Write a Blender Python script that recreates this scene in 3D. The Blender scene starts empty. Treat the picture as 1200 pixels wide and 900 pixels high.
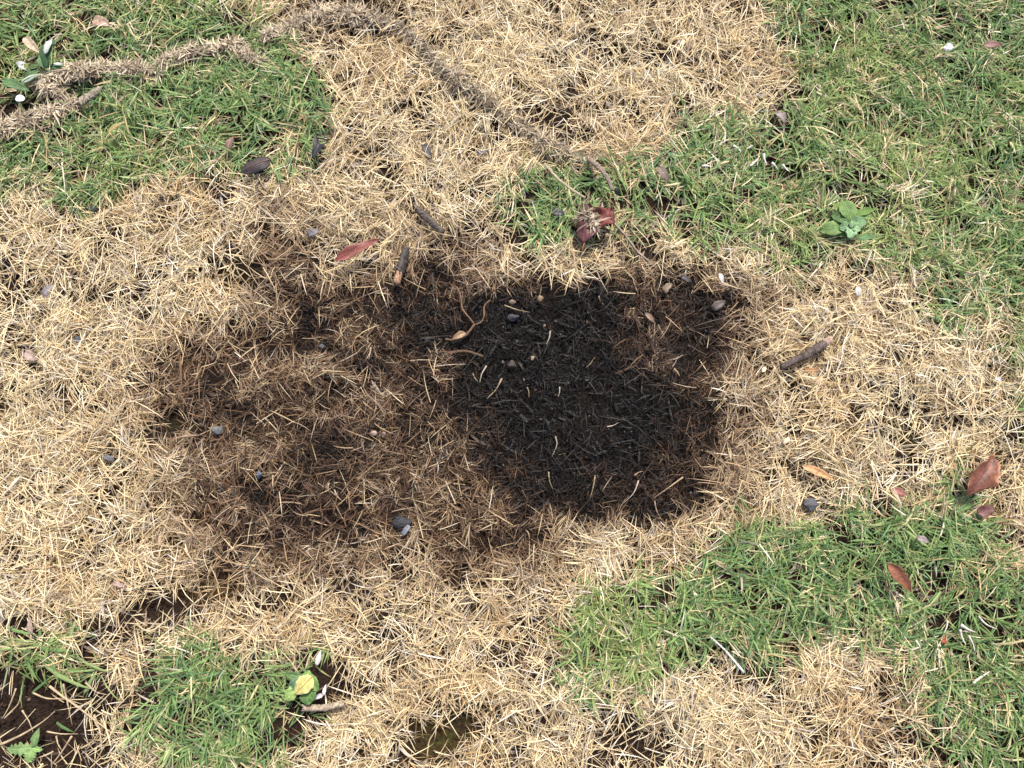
import bpy, math, random
import numpy as np
from mathutils import Vector, noise as mnoise

R = math.radians
rng = np.random.default_rng(11)
random.seed(11)
SC = bpy.context.scene
COL = SC.collection

# ------------------------------------------------------------------ camera
FPX = 900.0                 # focal length in pixels of the 1200 px wide photograph
DIST = 1.08                 # metres from lens to the middle of the burnt lawn
TILT = R(8.0)               # leaning a little forward from straight down
cam_d = bpy.data.cameras.new('camera')
cam_d.sensor_width = 36.0
cam_d.lens = 36.0 * FPX / 1200.0
cam_d.clip_start = 0.02
cam_d.clip_end = 500.0
cam = bpy.data.objects.new('camera', cam_d)
COL.objects.link(cam)
cam.location = (0.0, -DIST * math.sin(TILT), DIST * math.cos(TILT))
cam.rotation_euler = (TILT, 0, 0)
SC.camera = cam

# ------------------------------------------------------------------ light
SUN_EL, SUN_AZ = R(56), R(18)          # azimuth clockwise from +Y (towards the far edge of the lawn)
world = bpy.data.worlds.new('World')
SC.world = world
world.use_nodes = True
wn = world.node_tree
wn.nodes.clear()
sky = wn.nodes.new('ShaderNodeTexSky')
sky.sky_type = 'NISHITA'
sky.sun_disc = False
sky.sun_elevation = SUN_EL
sky.sun_rotation = SUN_AZ
sky.dust_density = 4.0
bg = wn.nodes.new('ShaderNodeBackground')
bg.inputs['Strength'].default_value = 0.13
wo = wn.nodes.new('ShaderNodeOutputWorld')
wn.links.new(sky.outputs[0], bg.inputs[0])
wn.links.new(bg.outputs[0], wo.inputs[0])

sun_d = bpy.data.lights.new('sun', 'SUN')
sun_d.energy = 3.7
sun_d.angle = R(8.0)
sun_d.color = (1.0, 0.95, 0.88)
sun = bpy.data.objects.new('sun', sun_d)
COL.objects.link(sun)
sdir = Vector((math.sin(SUN_AZ) * math.cos(SUN_EL), math.cos(SUN_AZ) * math.cos(SUN_EL), math.sin(SUN_EL)))
sun.rotation_euler = sdir.to_track_quat('Z', 'Y').to_euler()

vs = SC.view_settings
vs.view_transform = 'Standard'
vs.look = 'None'
vs.gamma = 1.0
vs.exposure = 0.5
vs.use_curve_mapping = False
SC.cycles.max_bounces = 6
SC.cycles.diffuse_bounces = 3
SC.cycles.transmission_bounces = 4

# ------------------------------------------------------------------ surveying helpers
CT, ST = math.cos(TILT), math.sin(TILT)
CX, CY, CZ = cam.location


def G(px, py, z=0.0):
    """ground position (metres) of a spot surveyed on the photograph"""
    dx = (np.asarray(px, float) - 600.0) / FPX
    dy = (450.0 - np.asarray(py, float)) / FPX
    vy = dy * CT + ST
    vz = dy * ST - CT
    t = (z - CZ) / vz
    return CX + dx * t, CY + vy * t


def mpp(px, py):
    a = G(px, py)
    b = G(px + 1.0, py)
    return float(b[0] - a[0])


# ------------------------------------------------------------------ fields on the lawn
X0, X1, Y0, Y1, CELL = -1.30, 1.30, -1.05, 1.15, 0.004
NX, NY = int((X1 - X0) / CELL) + 1, int((Y1 - Y0) / CELL) + 1
GX, GY = np.meshgrid(np.linspace(X0, X1, NX), np.linspace(Y0, Y1, NY))


def sample(F, x, y):
    fx = np.clip((x - X0) / (X1 - X0) * (NX - 1), 0, NX - 1.001)
    fy = np.clip((y - Y0) / (Y1 - Y0) * (NY - 1), 0, NY - 1.001)
    ix, iy = fx.astype(int), fy.astype(int)
    tx, ty = fx - ix, fy - iy
    return (F[iy, ix] * (1 - tx) * (1 - ty) + F[iy, ix + 1] * tx * (1 - ty)
            + F[iy + 1, ix] * (1 - tx) * ty + F[iy + 1, ix + 1] * tx * ty)


def vnoise(x, y, scale, seed):
    r = np.random.default_rng(seed)
    T = r.random((256, 256))
    fx, fy = x / scale + 131.7, y / scale + 77.3
    ix, iy = np.floor(fx).astype(int), np.floor(fy).astype(int)
    tx, ty = fx - ix, fy - iy
    tx, ty = tx * tx * (3 - 2 * tx), ty * ty * (3 - 2 * ty)
    a, b = T[iy % 256, ix % 256], T[iy % 256, (ix + 1) % 256]
    c, d = T[(iy + 1) % 256, ix % 256], T[(iy + 1) % 256, (ix + 1) % 256]
    return (a * (1 - tx) + b * tx) * (1 - ty) + (c * (1 - tx) + d * tx) * ty


def fbm(x, y, scale, seed, octv=4):
    v, amp, tot = 0.0, 1.0, 0.0
    for i in range(octv):
        v = v + amp * vnoise(x, y, scale / 2 ** i, seed + i)
        tot += amp
        amp *= 0.55
    return v / tot


def sstep(a, b, v):
    t = np.clip((v - a) / (b - a), 0, 1)
    return t * t * (3 - 2 * t)


def poly_sd(pts):
    """signed distance in metres, positive inside, of an outline given on the photograph"""
    P = np.array([G(x, y) for x, y in pts])
    inside = np.zeros(GX.shape, bool)
    d2 = np.full(GX.shape, 1e9)
    n = len(P)
    for i in range(n):
        ax, ay = P[i]
        bx, by = P[(i + 1) % n]
        ex, ey = bx - ax, by - ay
        t = np.clip(((GX - ax) * ex + (GY - ay) * ey) / (ex * ex + ey * ey + 1e-12), 0, 1)
        d2 = np.minimum(d2, (GX - ax - t * ex) ** 2 + (GY - ay - t * ey) ** 2)
        cond = (ay > GY) != (by > GY)
        xi = ax + (GY - ay) / (ey if abs(ey) > 1e-12 else 1e-12) * ex
        inside ^= cond & (GX < xi)
    d = np.sqrt(d2)
    return np.where(inside, d, -d)


def blobs(lst, p=2.2):
    keep = np.ones(GX.shape)
    for cx, cy, rx, ry, amp in lst:
        gx, gy = G(cx, cy)
        m = mpp(cx, cy)
        r = np.sqrt(((GX - gx) / (rx * m)) ** 2 + ((GY - gy) / (ry * m)) ** 2)
        keep *= 1 - amp * np.exp(-0.7 * r ** p)
    return 1 - keep


edge_n = (fbm(GX, GY, 0.05, 5) - 0.5) * 0.075
PATCH = {
    'ridge': [(-420, -420), (255, -420), (270, 0), (330, 45), (380, 70), (392, 130), (380, 192), (330, 198), (250, 205),
              (170, 225), (110, 238), (40, 228), (-420, 190)],
    'corner': [(890, -420), (1700, -420), (1700, 520), (1260, 520), (1185, 500), (1190, 430), (1150, 375), (1110, 390), (1085, 385),
               (1065, 330), (1030, 302), (960, 306), (870, 308), (800, 292), (760, 280), (700, 285), (650, 300), (612, 285),
               (600, 240), (612, 205), (650, 195), (710, 186), (790, 168), (860, 148), (925, 105), (930, 60), (885, 0)],
    'slope': [(658, 725), (690, 690), (760, 680), (830, 650), (870, 622), (950, 606), (1020, 600), (1085, 590), (1108, 530),
              (1130, 570), (1150, 640), (1200, 690), (1700, 690), (1700, 1400), (1135, 1400), (1110, 880), (1050, 785), (1020, 745), (960, 748),
              (900, 758), (830, 752), (790, 760), (740, 800), (690, 802), (663, 775)],
    'clump': [(160, 772), (240, 755), (330, 758), (372, 770), (385, 800), (378, 850), (360, 880), (280, 892), (215, 885), (165, 865)],
    'tuft': [(-30, 742), (75, 733), (135, 765), (118, 815), (40, 792), (-30, 775)],
}
GREEN = {}
for k, pts in PATCH.items():
    GREEN[k] = sstep(-0.014, 0.016, poly_sd(pts) + edge_n)
GREEN['tuft'] *= 0.75

SCORCH_BLOBS = [
    (335, 305, 28, 35, .62), (345, 350, 42, 45, .6), (420, 355, 62, 28, .46), (500, 345, 50, 40, .5), (540, 315, 55, 28, .62),
    (520, 390, 42, 32, .78), (290, 430, 70, 45, .42), (330, 480, 60, 35, .5), (290, 505, 45, 30, .58), (380, 530, 60, 32, .55),
    (330, 565, 85, 35, .5), (280, 592, 50, 40, .55), (300, 632, 62, 30, .45), (355, 600, 62, 30, .42), (440, 390, 85, 40, .48),
    (470, 520, 75, 65, .58), (430, 580, 70, 45, .42), (550, 590, 60, 42, .55), (600, 622, 62, 34, .55), (540, 645, 85, 36, .22),
    (470, 640, 100, 40, .2), (205, 450, 52, 50, .25), (245, 475, 50, 60, .32), (335, 240, 45, 22, .25), (450, 190, 55, 14, .22),
    (500, 450, 66, 85, .6), (400, 440, 80, 65, .52), (862, 380, 30, 52, .5), (872, 470, 30, 60, .45), (860, 560, 25, 40, .48),
    (895, 345, 38, 14, .38), (800, 322, 40, 10, .35), (620, 655, 42, 28, .3), (265, 678, 45, 16, .35), (735, 290, 14, 14, .25),
    (380, 655, 60, 24, .22), (215, 520, 45, 90, .22), (190, 440, 40, 40, .15), (330, 650, 110, 30, .2), (500, 665, 120, 30, .18), (420, 270, 90, 25, .18)]
scorch = blobs([(a, b, c_, d, min(0.9, e * 0.82)) for a, b, c_, d, e in SCORCH_BLOBS])
outer = poly_sd([(535, 380), (560, 345), (610, 335), (640, 327), (700, 325), (790, 328), (848, 346), (853, 400), (850, 470), (840, 540),
                 (825, 600), (760, 608), (700, 612), (640, 612), (600, 600), (565, 560), (545, 500), (525, 440)])
core = poly_sd([(545, 395), (580, 360), (620, 345), (690, 330), (715, 345), (725, 400), (760, 440), (812, 462), (802, 512), (770, 535),
                (700, 552), (650, 590), (615, 562), (590, 520), (572, 480), (555, 440)])
sn = fbm(GX, GY, 0.045, 21, 5) - 0.5
scorch = 1 - (1 - scorch) * (1 - 0.77 * sstep(-0.010, 0.014, outer + 0.006 + sn * 0.045)) * (1 - 0.93 * sstep(-0.022, 0.026, core + sn * 0.06))
fine = fbm(GX, GY, 0.024, 27, 3) - 0.5
scorch = np.clip(scorch + fine * 0.6 * np.clip(scorch * 3, 0, 1) * (1 - sstep(0.65, 0.95, scorch)) * (1 - 0.6 * sstep(-0.01, 0.03, outer)), 0, 1)
inside_burn = sstep(-0.01, 0.03, outer)
scorch = np.clip(scorch + sn * 0.58 * np.clip(scorch * 2.5, 0, 1) * (1 - 0.8 * sstep(0.75, 1, scorch)) * (1 - 0.6 * inside_burn), 0, 1)

BARE = [(20, 832, 75, 50, .97), (75, 872, 50, 34, .75), (112, 805, 38, 38, .6), (-60, 850, 90, 70, .9), (190, 714, 32, 17, .99), (258, 690, 48, 14, .8),
        (205, 492, 17, 17, .9), (1055, 488, 30, 24, .6), (1030, 468, 20, 15, .5), (405, 30, 42, 16, .72), (440, 45, 30, 15, .5),
        (505, 866, 50, 24, .8), (540, 848, 34, 22, .6), (722, 862, 30, 26, .75), (352, 855, 30, 32, .65), (905, 186, 26, 38, .55), (1110, 720, 42, 34, .56),
        (1165, 718, 34, 26, .55), (822, 765, 28, 18, .65), (840, 782, 20, 16, .5), (152, 575, 26, 20, .45), (262, 325, 32, 16, .5),
        (20, 330, 32, 16, .5), (110, 345, 26, 15, .5), (930, 732, 32, 20, .35), (1082, 872, 45, 30, .6), (622, 752, 26, 20, .5),
        (70, 128, 40, 10, .4), (285, 172, 14, 10, .8), (700, 285, 20, 20, .5), (740, 285, 22, 20, .4), (1030, 850, 45, 30, .3),
        (1010, 700, 40, 40, .3), (400, 790, 12, 30, .5), (310, 340, 30, 20, .3), (345, 405, 40, 30, .3), (385, 820, 20, 14, .5)]
bare = blobs([(a, b, c_ * 0.98, d * 0.98, min(0.99, e * 1.03)) for a, b, c_, d, e in BARE], 2.4)
bare = np.clip(bare * (0.55 + 0.9 * fbm(GX, GY, 0.035, 811, 3)), 0, 1)
gap = fbm(GX, GY, 0.026, 40, 3) * 1.25 - 0.125
lush = blobs([(250, 110, 130, 60, .7), (870, 690, 140, 60, .9), (270, 820, 110, 60, 1.0), (1000, 640, 90, 40, .8), (1080, 620, 60, 40, .8), (640, 240, 40, 50, .7), (1160, 90, 60, 60, .6)])
lump = fbm(GX, GY, 0.16, 61, 3) - 0.5
green_all = np.max(np.stack(list(GREEN.values())), 0)
HGT = 0.016 * lump + 0.005 * (fbm(GX, GY, 0.04, 71, 3) - 0.5) - 0.011 * bare + 0.005 * green_all - 0.006 * scorch

# ------------------------------------------------------------------ mesh helpers


def tag(o, label=None, cat=None, group=None, kind=None):
    if label: o['label'] = label
    if cat: o['category'] = cat
    if group: o['group'] = group
    if kind: o['kind'] = kind
    return o


class MB:
    """collects vertices, faces (tri/quad rows) and colours"""
    def __init__(self):
        self.v, self.c, self.t, self.q, self.n = [], [], [], [], 0

    def add(self, v, c, t=None, q=None):
        self.v.append(np.asarray(v, np.float32)); self.c.append(np.asarray(c, np.float32))
        if t is not None and len(t): self.t.append(np.asarray(t, np.int64) + self.n)
        if q is not None and len(q): self.q.append(np.asarray(q, np.int64) + self.n)
        self.n += len(v)

    def build(self, name, material, parent=None, smooth=True, loc=None):
        v = np.concatenate(self.v)
        c = np.concatenate(self.c)
        t = np.concatenate(self.t) if self.t else np.zeros((0, 3), np.int64)
        q = np.concatenate(self.q) if self.q else np.zeros((0, 4), np.int64)
        if loc is not None:
            v = v - np.asarray(loc, np.float32)
        me = bpy.data.meshes.new(name)
        me.vertices.add(len(v))
        me.vertices.foreach_set('co', v.ravel())
        li = np.concatenate([t.ravel(), q.ravel()]).astype(np.int32)
        me.loops.add(len(li))
        me.loops.foreach_set('vertex_index', li)
        st = np.concatenate([np.arange(len(t)) * 3, len(t) * 3 + np.arange(len(q)) * 4]).astype(np.int32)
        me.polygons.add(len(st))
        me.polygons.foreach_set('loop_start', st)
        me.polygons.foreach_set('use_smooth', np.full(len(st), smooth))
        a = me.attributes.new('tint', 'FLOAT_COLOR', 'POINT')
        cc = np.ones((len(v), 4), np.float32)
        cc[:, :3] = c
        a.data.foreach_set('color', cc.ravel())
        me.update(calc_edges=True)
        me.materials.append(material)
        o = bpy.data.objects.new(name, me)
        COL.objects.link(o)
        if loc is not None:
            o.location = loc
        if parent is not None:
            o.parent = parent
            if loc is not None:
                o.location = Vector(loc) - Vector(parent.location)
        return o


def material(name, rough=0.6, spec=0.3, transl=0.0, nscale=900.0, namp=0.25, bump=0.0, bscale=1500.0):
    m = bpy.data.materials.new(name)
    m.use_nodes = True
    nt = m.node_tree
    n, l = nt.nodes, nt.links
    n.clear()
    out = n.new('ShaderNodeOutputMaterial')
    p = n.new('ShaderNodeBsdfPrincipled')
    p.inputs['Roughness'].default_value = rough
    p.inputs['Specular IOR Level'].default_value = spec
    at = n.new('ShaderNodeAttribute'); at.attribute_name = 'tint'
    tc = n.new('ShaderNodeTexCoord')
    nz = n.new('ShaderNodeTexNoise')
    nz.inputs['Scale'].default_value = nscale
    nz.inputs['Detail'].default_value = 3
    l.new(tc.outputs['Object'], nz.inputs['Vector'])
    mr = n.new('ShaderNodeMapRange')
    mr.inputs['To Min'].default_value = 1 - namp
    mr.inputs['To Max'].default_value = 1 + namp
    mr.inputs['From Min'].default_value = 0.25
    mr.inputs['From Max'].default_value = 0.75
    l.new(nz.outputs['Fac'], mr.inputs['Value'])
    mx = n.new('ShaderNodeVectorMath'); mx.operation = 'SCALE'
    l.new(at.outputs['Color'], mx.inputs[0]); l.new(mr.outputs[0], mx.inputs['Scale'])
    l.new(mx.outputs[0], p.inputs['Base Color'])
    if bump > 0:
        b = n.new('ShaderNodeBump'); b.inputs['Strength'].default_value = bump; b.inputs['Distance'].default_value = 0.001
        nb = n.new('ShaderNodeTexNoise'); nb.inputs['Scale'].default_value = bscale; nb.inputs['Detail'].default_value = 4
        l.new(tc.outputs['Object'], nb.inputs['Vector']); l.new(nb.outputs['Fac'], b.inputs['Height'])
        l.new(b.outputs[0], p.inputs['Normal'])
    if transl > 0:
        tr = n.new('ShaderNodeBsdfTranslucent')
        l.new(mx.outputs[0], tr.inputs['Color'])
        ms = n.new('ShaderNodeMixShader'); ms.inputs[0].default_value = transl
        l.new(p.outputs[0], ms.inputs[1]); l.new(tr.outputs[0], ms.inputs[2])
        l.new(ms.outputs[0], out.inputs[0])
    else:
        l.new(p.outputs[0], out.inputs[0])
    return m


M_STRAW = material('dry_straw', 0.55, 0.35, 0.15, 700, 0.18)
M_GREEN = material('green_blade', 0.48, 0.35, 0.33, 500, 0.2)
M_SCORCH = material('scorched_straw', 0.6, 0.3, 0.08, 700, 0.25)
M_CHAR = material('charred_straw', 0.55, 0.24, 0.0, 700, 0.4)
M_LITTER = material('dry_chaff', 0.8, 0.15, 0.1, 900, 0.25)
M_LEAF = material('dead_leaf', 0.5, 0.4, 0.05, 260, 0.35, 0.5, 500)
M_WEED = material('weed_leaf', 0.6, 0.2, 0.2, 220, 0.18, 0.3, 400)
M_BARK = material('bark', 0.75, 0.2, 0.0, 420, 0.5, 0.9, 600)
M_STONE = material('stone', 0.7, 0.3, 0.0, 350, 0.35, 0.6, 700)
M_CRUMB = material('soil_crumb', 0.85, 0.15, 0.0, 600, 0.4)


def soil_material():
    m = bpy.data.materials.new('soil')
    m.use_nodes = True
    nt = m.node_tree; n, l = nt.nodes, nt.links
    p = n['Principled BSDF']
    p.inputs['Roughness'].default_value = 0.9
    p.inputs['Specular IOR Level'].default_value = 0.15
    at = n.new('ShaderNodeAttribute'); at.attribute_name = 'tint'
    tc = n.new('ShaderNodeTexCoord')
    n1 = n.new('ShaderNodeTexNoise'); n1.inputs['Scale'].default_value = 220; n1.inputs['Detail'].default_value = 8
    l.new(tc.outputs['Object'], n1.inputs['Vector'])
    mr = n.new('ShaderNodeMapRange'); mr.inputs['From Min'].default_value = 0.3; mr.inputs['From Max'].default_value = 0.7
    mr.inputs['To Min'].default_value = 0.45; mr.inputs['To Max'].default_value = 1.6
    l.new(n1.outputs['Fac'], mr.inputs['Value'])
    mx = n.new('ShaderNodeVectorMath'); mx.operation = 'SCALE'
    l.new(at.outputs['Color'], mx.inputs[0]); l.new(mr.outputs[0], mx.inputs['Scale'])
    l.new(mx.outputs[0], p.inputs['Base Color'])
    b = n.new('ShaderNodeBump'); b.inputs['Strength'].default_value = 1.0; b.inputs['Distance'].default_value = 0.004
    l.new(n1.outputs['Fac'], b.inputs['Height']); l.new(b.outputs[0], p.inputs['Normal'])
    return m


M_SOIL = soil_material()

# ------------------------------------------------------------------ ground: one soil sheet running far beyond the frame


def axis(lo, hi, step, far):
    core_ = np.arange(lo, hi + 1e-6, step)
    out_, d = [], step
    while d < far:
        d *= 1.5
        out_.append(d)
    out_ = np.array(out_)
    return np.concatenate([(lo - out_)[::-1], core_, hi + out_])


ax_, ay_ = axis(X0, X1, 0.010, 60), axis(Y0, Y1, 0.010, 60)
gx, gy = np.meshgrid(ax_, ay_)
inb = (gx > X0) & (gx < X1) & (gy > Y0) & (gy < Y1)
fade = np.clip(np.minimum(np.minimum(gx - X0, X1 - gx), np.minimum(gy - Y0, Y1 - gy)) / 0.1, 0, 1)
gz = sample(HGT, gx, gy) * fade + (fbm(gx, gy, 0.02, 90, 3) - 0.5) * 0.006 * fade
soilc = np.zeros(gx.shape + (3,))
soilc[:] = (0.021, 0.0125, 0.0085)
s_ = sample(scorch, gx, gy)[..., None]
rust = sample(blobs([(255, 690, 40, 18, .9), (320, 510, 25, 15, .7), (150, 585, 30, 15, .6), (505, 868, 40, 20, .35), (260, 330, 20, 12, .5), (240, 610, 25, 18, .5),
                     (345, 470, 25, 20, .3)]), gx, gy)[..., None]
soilc = soilc * (1 - rust) + np.array((0.055, 0.027, 0.006)) * rust
moss = sample(blobs([(520, 862, 35, 20, .8), (1062, 500, 22, 18, .8), (208, 490, 18, 14, .7), (240, 700, 20, 12, .4), (845, 835, 20, 14, .6)]), gx, gy)[..., None] * np.clip(fbm(gx, gy, 0.012, 77, 3) * 2.4 - 0.6, 0, 1)[..., None]
soilc = soilc * (1 - moss) + np.array((0.040, 0.042, 0.008)) * moss
soilc = soilc * (1 - s_ * 0.7) + np.array((0.007, 0.0065, 0.0065)) * s_ * 0.7
farc = np.where((fbm(gx, gy, 0.9, 33) > 0.5)[..., None], np.array((0.11, 0.15, 0.05)), np.array((0.36, 0.27, 0.15)))
soilc = soilc * fade[..., None] + farc * (1 - fade[..., None])
ny, nx = gx.shape
idx = np.arange(nx * ny).reshape(ny, nx)
q = np.stack([idx[:-1, :-1], idx[:-1, 1:], idx[1:, 1:], idx[1:, :-1]], -1).reshape(-1, 4)
mb = MB()
mb.add(np.stack([gx, gy, gz], -1).reshape(-1, 3), soilc.reshape(-1, 3), q=q)
ground = mb.build('ground', M_SOIL)
tag(ground, 'dark brown soil showing between the grass', 'ground', kind='structure')

# ------------------------------------------------------------------ things: placement table first (the grass gives way to them)
CLEAR = []          # (x, y, radius) in metres


def clear_line(a, b, w):
    m = mpp(*a)
    n_ = max(2, int(math.hypot(a[0] - b[0], a[1] - b[1]) / max(3.0, w * 0.7)) + 1)
    for i in range(n_):
        t = i / (n_ - 1)
        x, y = G(a[0] + (b[0] - a[0]) * t, a[1] + (b[1] - a[1]) * t)
        CLEAR.append((float(x), float(y), (w * 0.5 + 1.5) * m))


def hz(x, y):
    return float(sample(HGT, np.array([x]), np.array([y]))[0])


def shell(top, cols, thick, mb_, jag=None):
    """closed thin body from a grid of points (nu, nv, 3)"""
    nu, nv = top.shape[:2]
    du = np.gradient(top, axis=0); dv = np.gradient(top, axis=1)
    nn = np.cross(du, dv)
    nn /= np.linalg.norm(nn, axis=-1, keepdims=True) + 1e-12
    nn *= np.sign(nn[..., 2:3] + 1e-9) if False else 1
    bot = top - nn * thick
    v = np.concatenate([top.reshape(-1, 3), bot.reshape(-1, 3)])
    c = np.concatenate([cols.reshape(-1, 3), cols.reshape(-1, 3) * 0.9])
    N = nu * nv
    I = np.arange(N).reshape(nu, nv)
    f = np.stack([I[:-1, :-1], I[1:, :-1], I[1:, 1:], I[:-1, 1:]], -1).reshape(-1, 4)
    fb = f[:, ::-1] + N
    side = []
    ring = list(I[0, :]) + list(I[1:, -1]) + list(I[-1, -2::-1]) + list(I[-2:0:-1, 0])
    for i in range(len(ring)):
        a, b = ring[i], ring[(i + 1) % len(ring)]
        side.append((a, b, b + N, a + N))
    mb_.add(v, c, q=np.concatenate([f, fb, np.array(side)]))


def prof(kind, s):
    if kind == 'lance':
        return np.sin(np.pi * np.clip(s, 0, 1) ** 0.75) ** 0.85 + 0.03
    if kind == 'ovate':
        return np.clip(1 - (2 * s ** 0.8 - 1) ** 2, 0, 1) ** 0.6 + 0.03
    if kind == 'scrap':
        return 0.62 + 0.38 * np.sin(s * 3.4 + 0.2) - 0.25 * (s > 0.9)
    if kind == 'round':
        return np.sqrt(np.clip(1 - (2 * s - 1) ** 2, 0, 1)) + 0.05
    if kind == 'spoon':
        return 0.25 + 0.75 * np.sin(np.pi * np.clip((s - 0.15) / 0.87, 0, 1)) ** 0.8 * (s > 0.1) - 0.2 * s
    if kind == 'strip':
        return 0.75 + 0.25 * np.sin(np.pi * s) - 0.35 * (s > 0.93)
    if kind == 'wedge':
        return 0.12 + 0.88 * s ** 0.9
    if kind == 'tooth':
        return np.sin(np.pi * np.clip(s, 0, 1) ** 0.8) ** 0.8 * (1 + 0.22 * np.sign(np.sin(s * 34))) + 0.04
    return np.ones_like(s)


def leaf_part(mb_, L, W, kind, colr, coledge=None, fold=0.2, arch=0.1, roll=0.0, wave=0.04, ragged=0.05, thick=0.0005, seed=0, nu=13, nv=9,
              under=None, notch=0.0, rib=1.25):
    """a leaf along +X from the origin: grid bent, folded on its midrib, rolled and waved"""
    r = np.random.default_rng(seed)
    s = np.linspace(0, 1, nu)[:, None]
    t = np.linspace(-1, 1, nv)[None, :]
    w = prof(kind, s) * W * 0.5
    jl = 1 + ragged * r.normal(size=(nu, 1)) * 1.6
    jr = 1 + ragged * r.normal(size=(nu, 1)) * 1.6
    wid = np.where(t < 0, w * jl, w * jr)
    y = t * wid
    x = s * L + 0 * t
    x = x - notch * L * (1 - np.abs(t)) * sstep(0.6, 1.0, s)
    ph = r.random(4) * 6.28
    z = fold * np.abs(y) + arch * L * (np.sin(np.pi * s) - 0.3 * s)
    z = z + wave * W * (np.sin(s * 9 + ph[0] + 2 * t) * np.abs(t) + 0.5 * np.sin(s * 17 + ph[1]) * t * t)
    if roll:
        kk = 0.85 + 0.3 * np.sin(s * 4 + ph[2])
        a = t * roll * kk
        rad = wid.clip(1e-5) / (max(abs(roll), 1e-3) * kk)
        y2 = rad * np.sin(a)
        z = z + rad * (1 - np.cos(a)) * np.sign(roll) * 1.0
        y = y2
    top = np.stack([x, y, z], -1)
    ce = np.array(colr if coledge is None else coledge)
    cc = np.array(colr)
    k = (np.abs(t) ** 2)[..., None] * np.ones((nu, 1, 1))
    cols = cc * (1 - k) + ce * k
    bl = r.random((nu, nv, 1)) * 0.5 + 0.75
    cols = cols * bl
    mid = np.exp(-(t / 0.14) ** 2)[..., None] * np.ones((nu, 1, 1))
    cols = cols * (1 + (rib - 1) * mid)
    shell(top, cols, thick, mb_)
    return top


def tube(mb_, pts, rad, colr, sides=7, rough=0.12, seed=0, endcol=None, caps=True, grain=0.25):
    """a tapered, knobbly rod along points"""
    r = np.random.default_rng(seed)
    P = np.array(pts, float)
    n = len(P)
    rad = np.broadcast_to(np.asarray(rad, float), (n,))
    T = np.gradient(P, axis=0)
    T /= np.linalg.norm(T, axis=1, keepdims=True) + 1e-12
    up = np.array((0, 0, 1.0))
    S = np.cross(T, up)
    bad = np.linalg.norm(S, axis=1) < 1e-3
    S[bad] = (1, 0, 0)
    S /= np.linalg.norm(S, axis=1, keepdims=True)
    U = np.cross(S, T)
    a = np.linspace(0, 2 * np.pi, sides, endpoint=False)
    rr = rad[:, None] * (1 + rough * r.normal(size=(n, sides)) * 0.7 + rough * r.normal(size=(1, sides)))
    v = P[:, None] + S[:, None] * (rr * np.cos(a))[..., None] + U[:, None] * (rr * np.sin(a))[..., None]
    if sides >= 9:      # broken, splintered ends
        v[0] += T[0] * (r.uniform(-0.9, 0.3, (sides, 1)) * rad[0])
        v[-1] += T[-1] * (r.uniform(-0.3, 0.9, (sides, 1)) * rad[-1])
    c = np.array(colr) * (1 + grain * r.normal(size=(n, sides, 1))).clip(0.4, 1.8)
    I = np.arange(n * sides).reshape(n, sides)
    J = np.roll(I, -1, axis=1)
    f = np.stack([I[:-1], J[:-1], J[1:], I[1:]], -1).reshape(-1, 4)
    vv = [v.reshape(-1, 3)]; cl = [c.reshape(-1, 3)]; tri = []
    if caps:
        ec = np.array(colr if endcol is None else endcol)
        base = n * sides
        vv.append(np.array([P[0] - T[0] * rad[0] * 0.2, P[-1] + T[-1] * rad[-1] * 0.2])); cl.append(np.array([ec, ec]))
        for j in range(sides):
            tri.append((base, J[0, j], I[0, j])); tri.append((base + 1, I[-1, j], J[-1, j]))
    mb_.add(np.concatenate(vv), np.concatenate(cl), t=np.array(tri) if tri else None, q=f)


def resample(pts, n):
    P = np.array(pts, float)
    if len(P) == 2:
        dd = P[1] - P[0]
        mid = (P[0] + P[1]) / 2
        mid[:2] += np.array((-dd[1], dd[0])) * (0.09 if int(abs(P[0, 0]) * 1e4) % 2 else -0.09)
        P = np.stack([P[0], mid, P[1]])
    d = np.concatenate([[0], np.cumsum(np.linalg.norm(np.diff(P, axis=0), axis=1))])
    # Catmull-like smoothing by dense linear then box filter
    u = np.linspace(0, d[-1], n)
    Q = np.stack([np.interp(u, d, P[:, k]) for k in range(P.shape[1])], 1)
    for _ in range(2):
        Q[1:-1] = (Q[:-2] + 2 * Q[1:-1] + Q[2:]) / 4
    return Q


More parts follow.
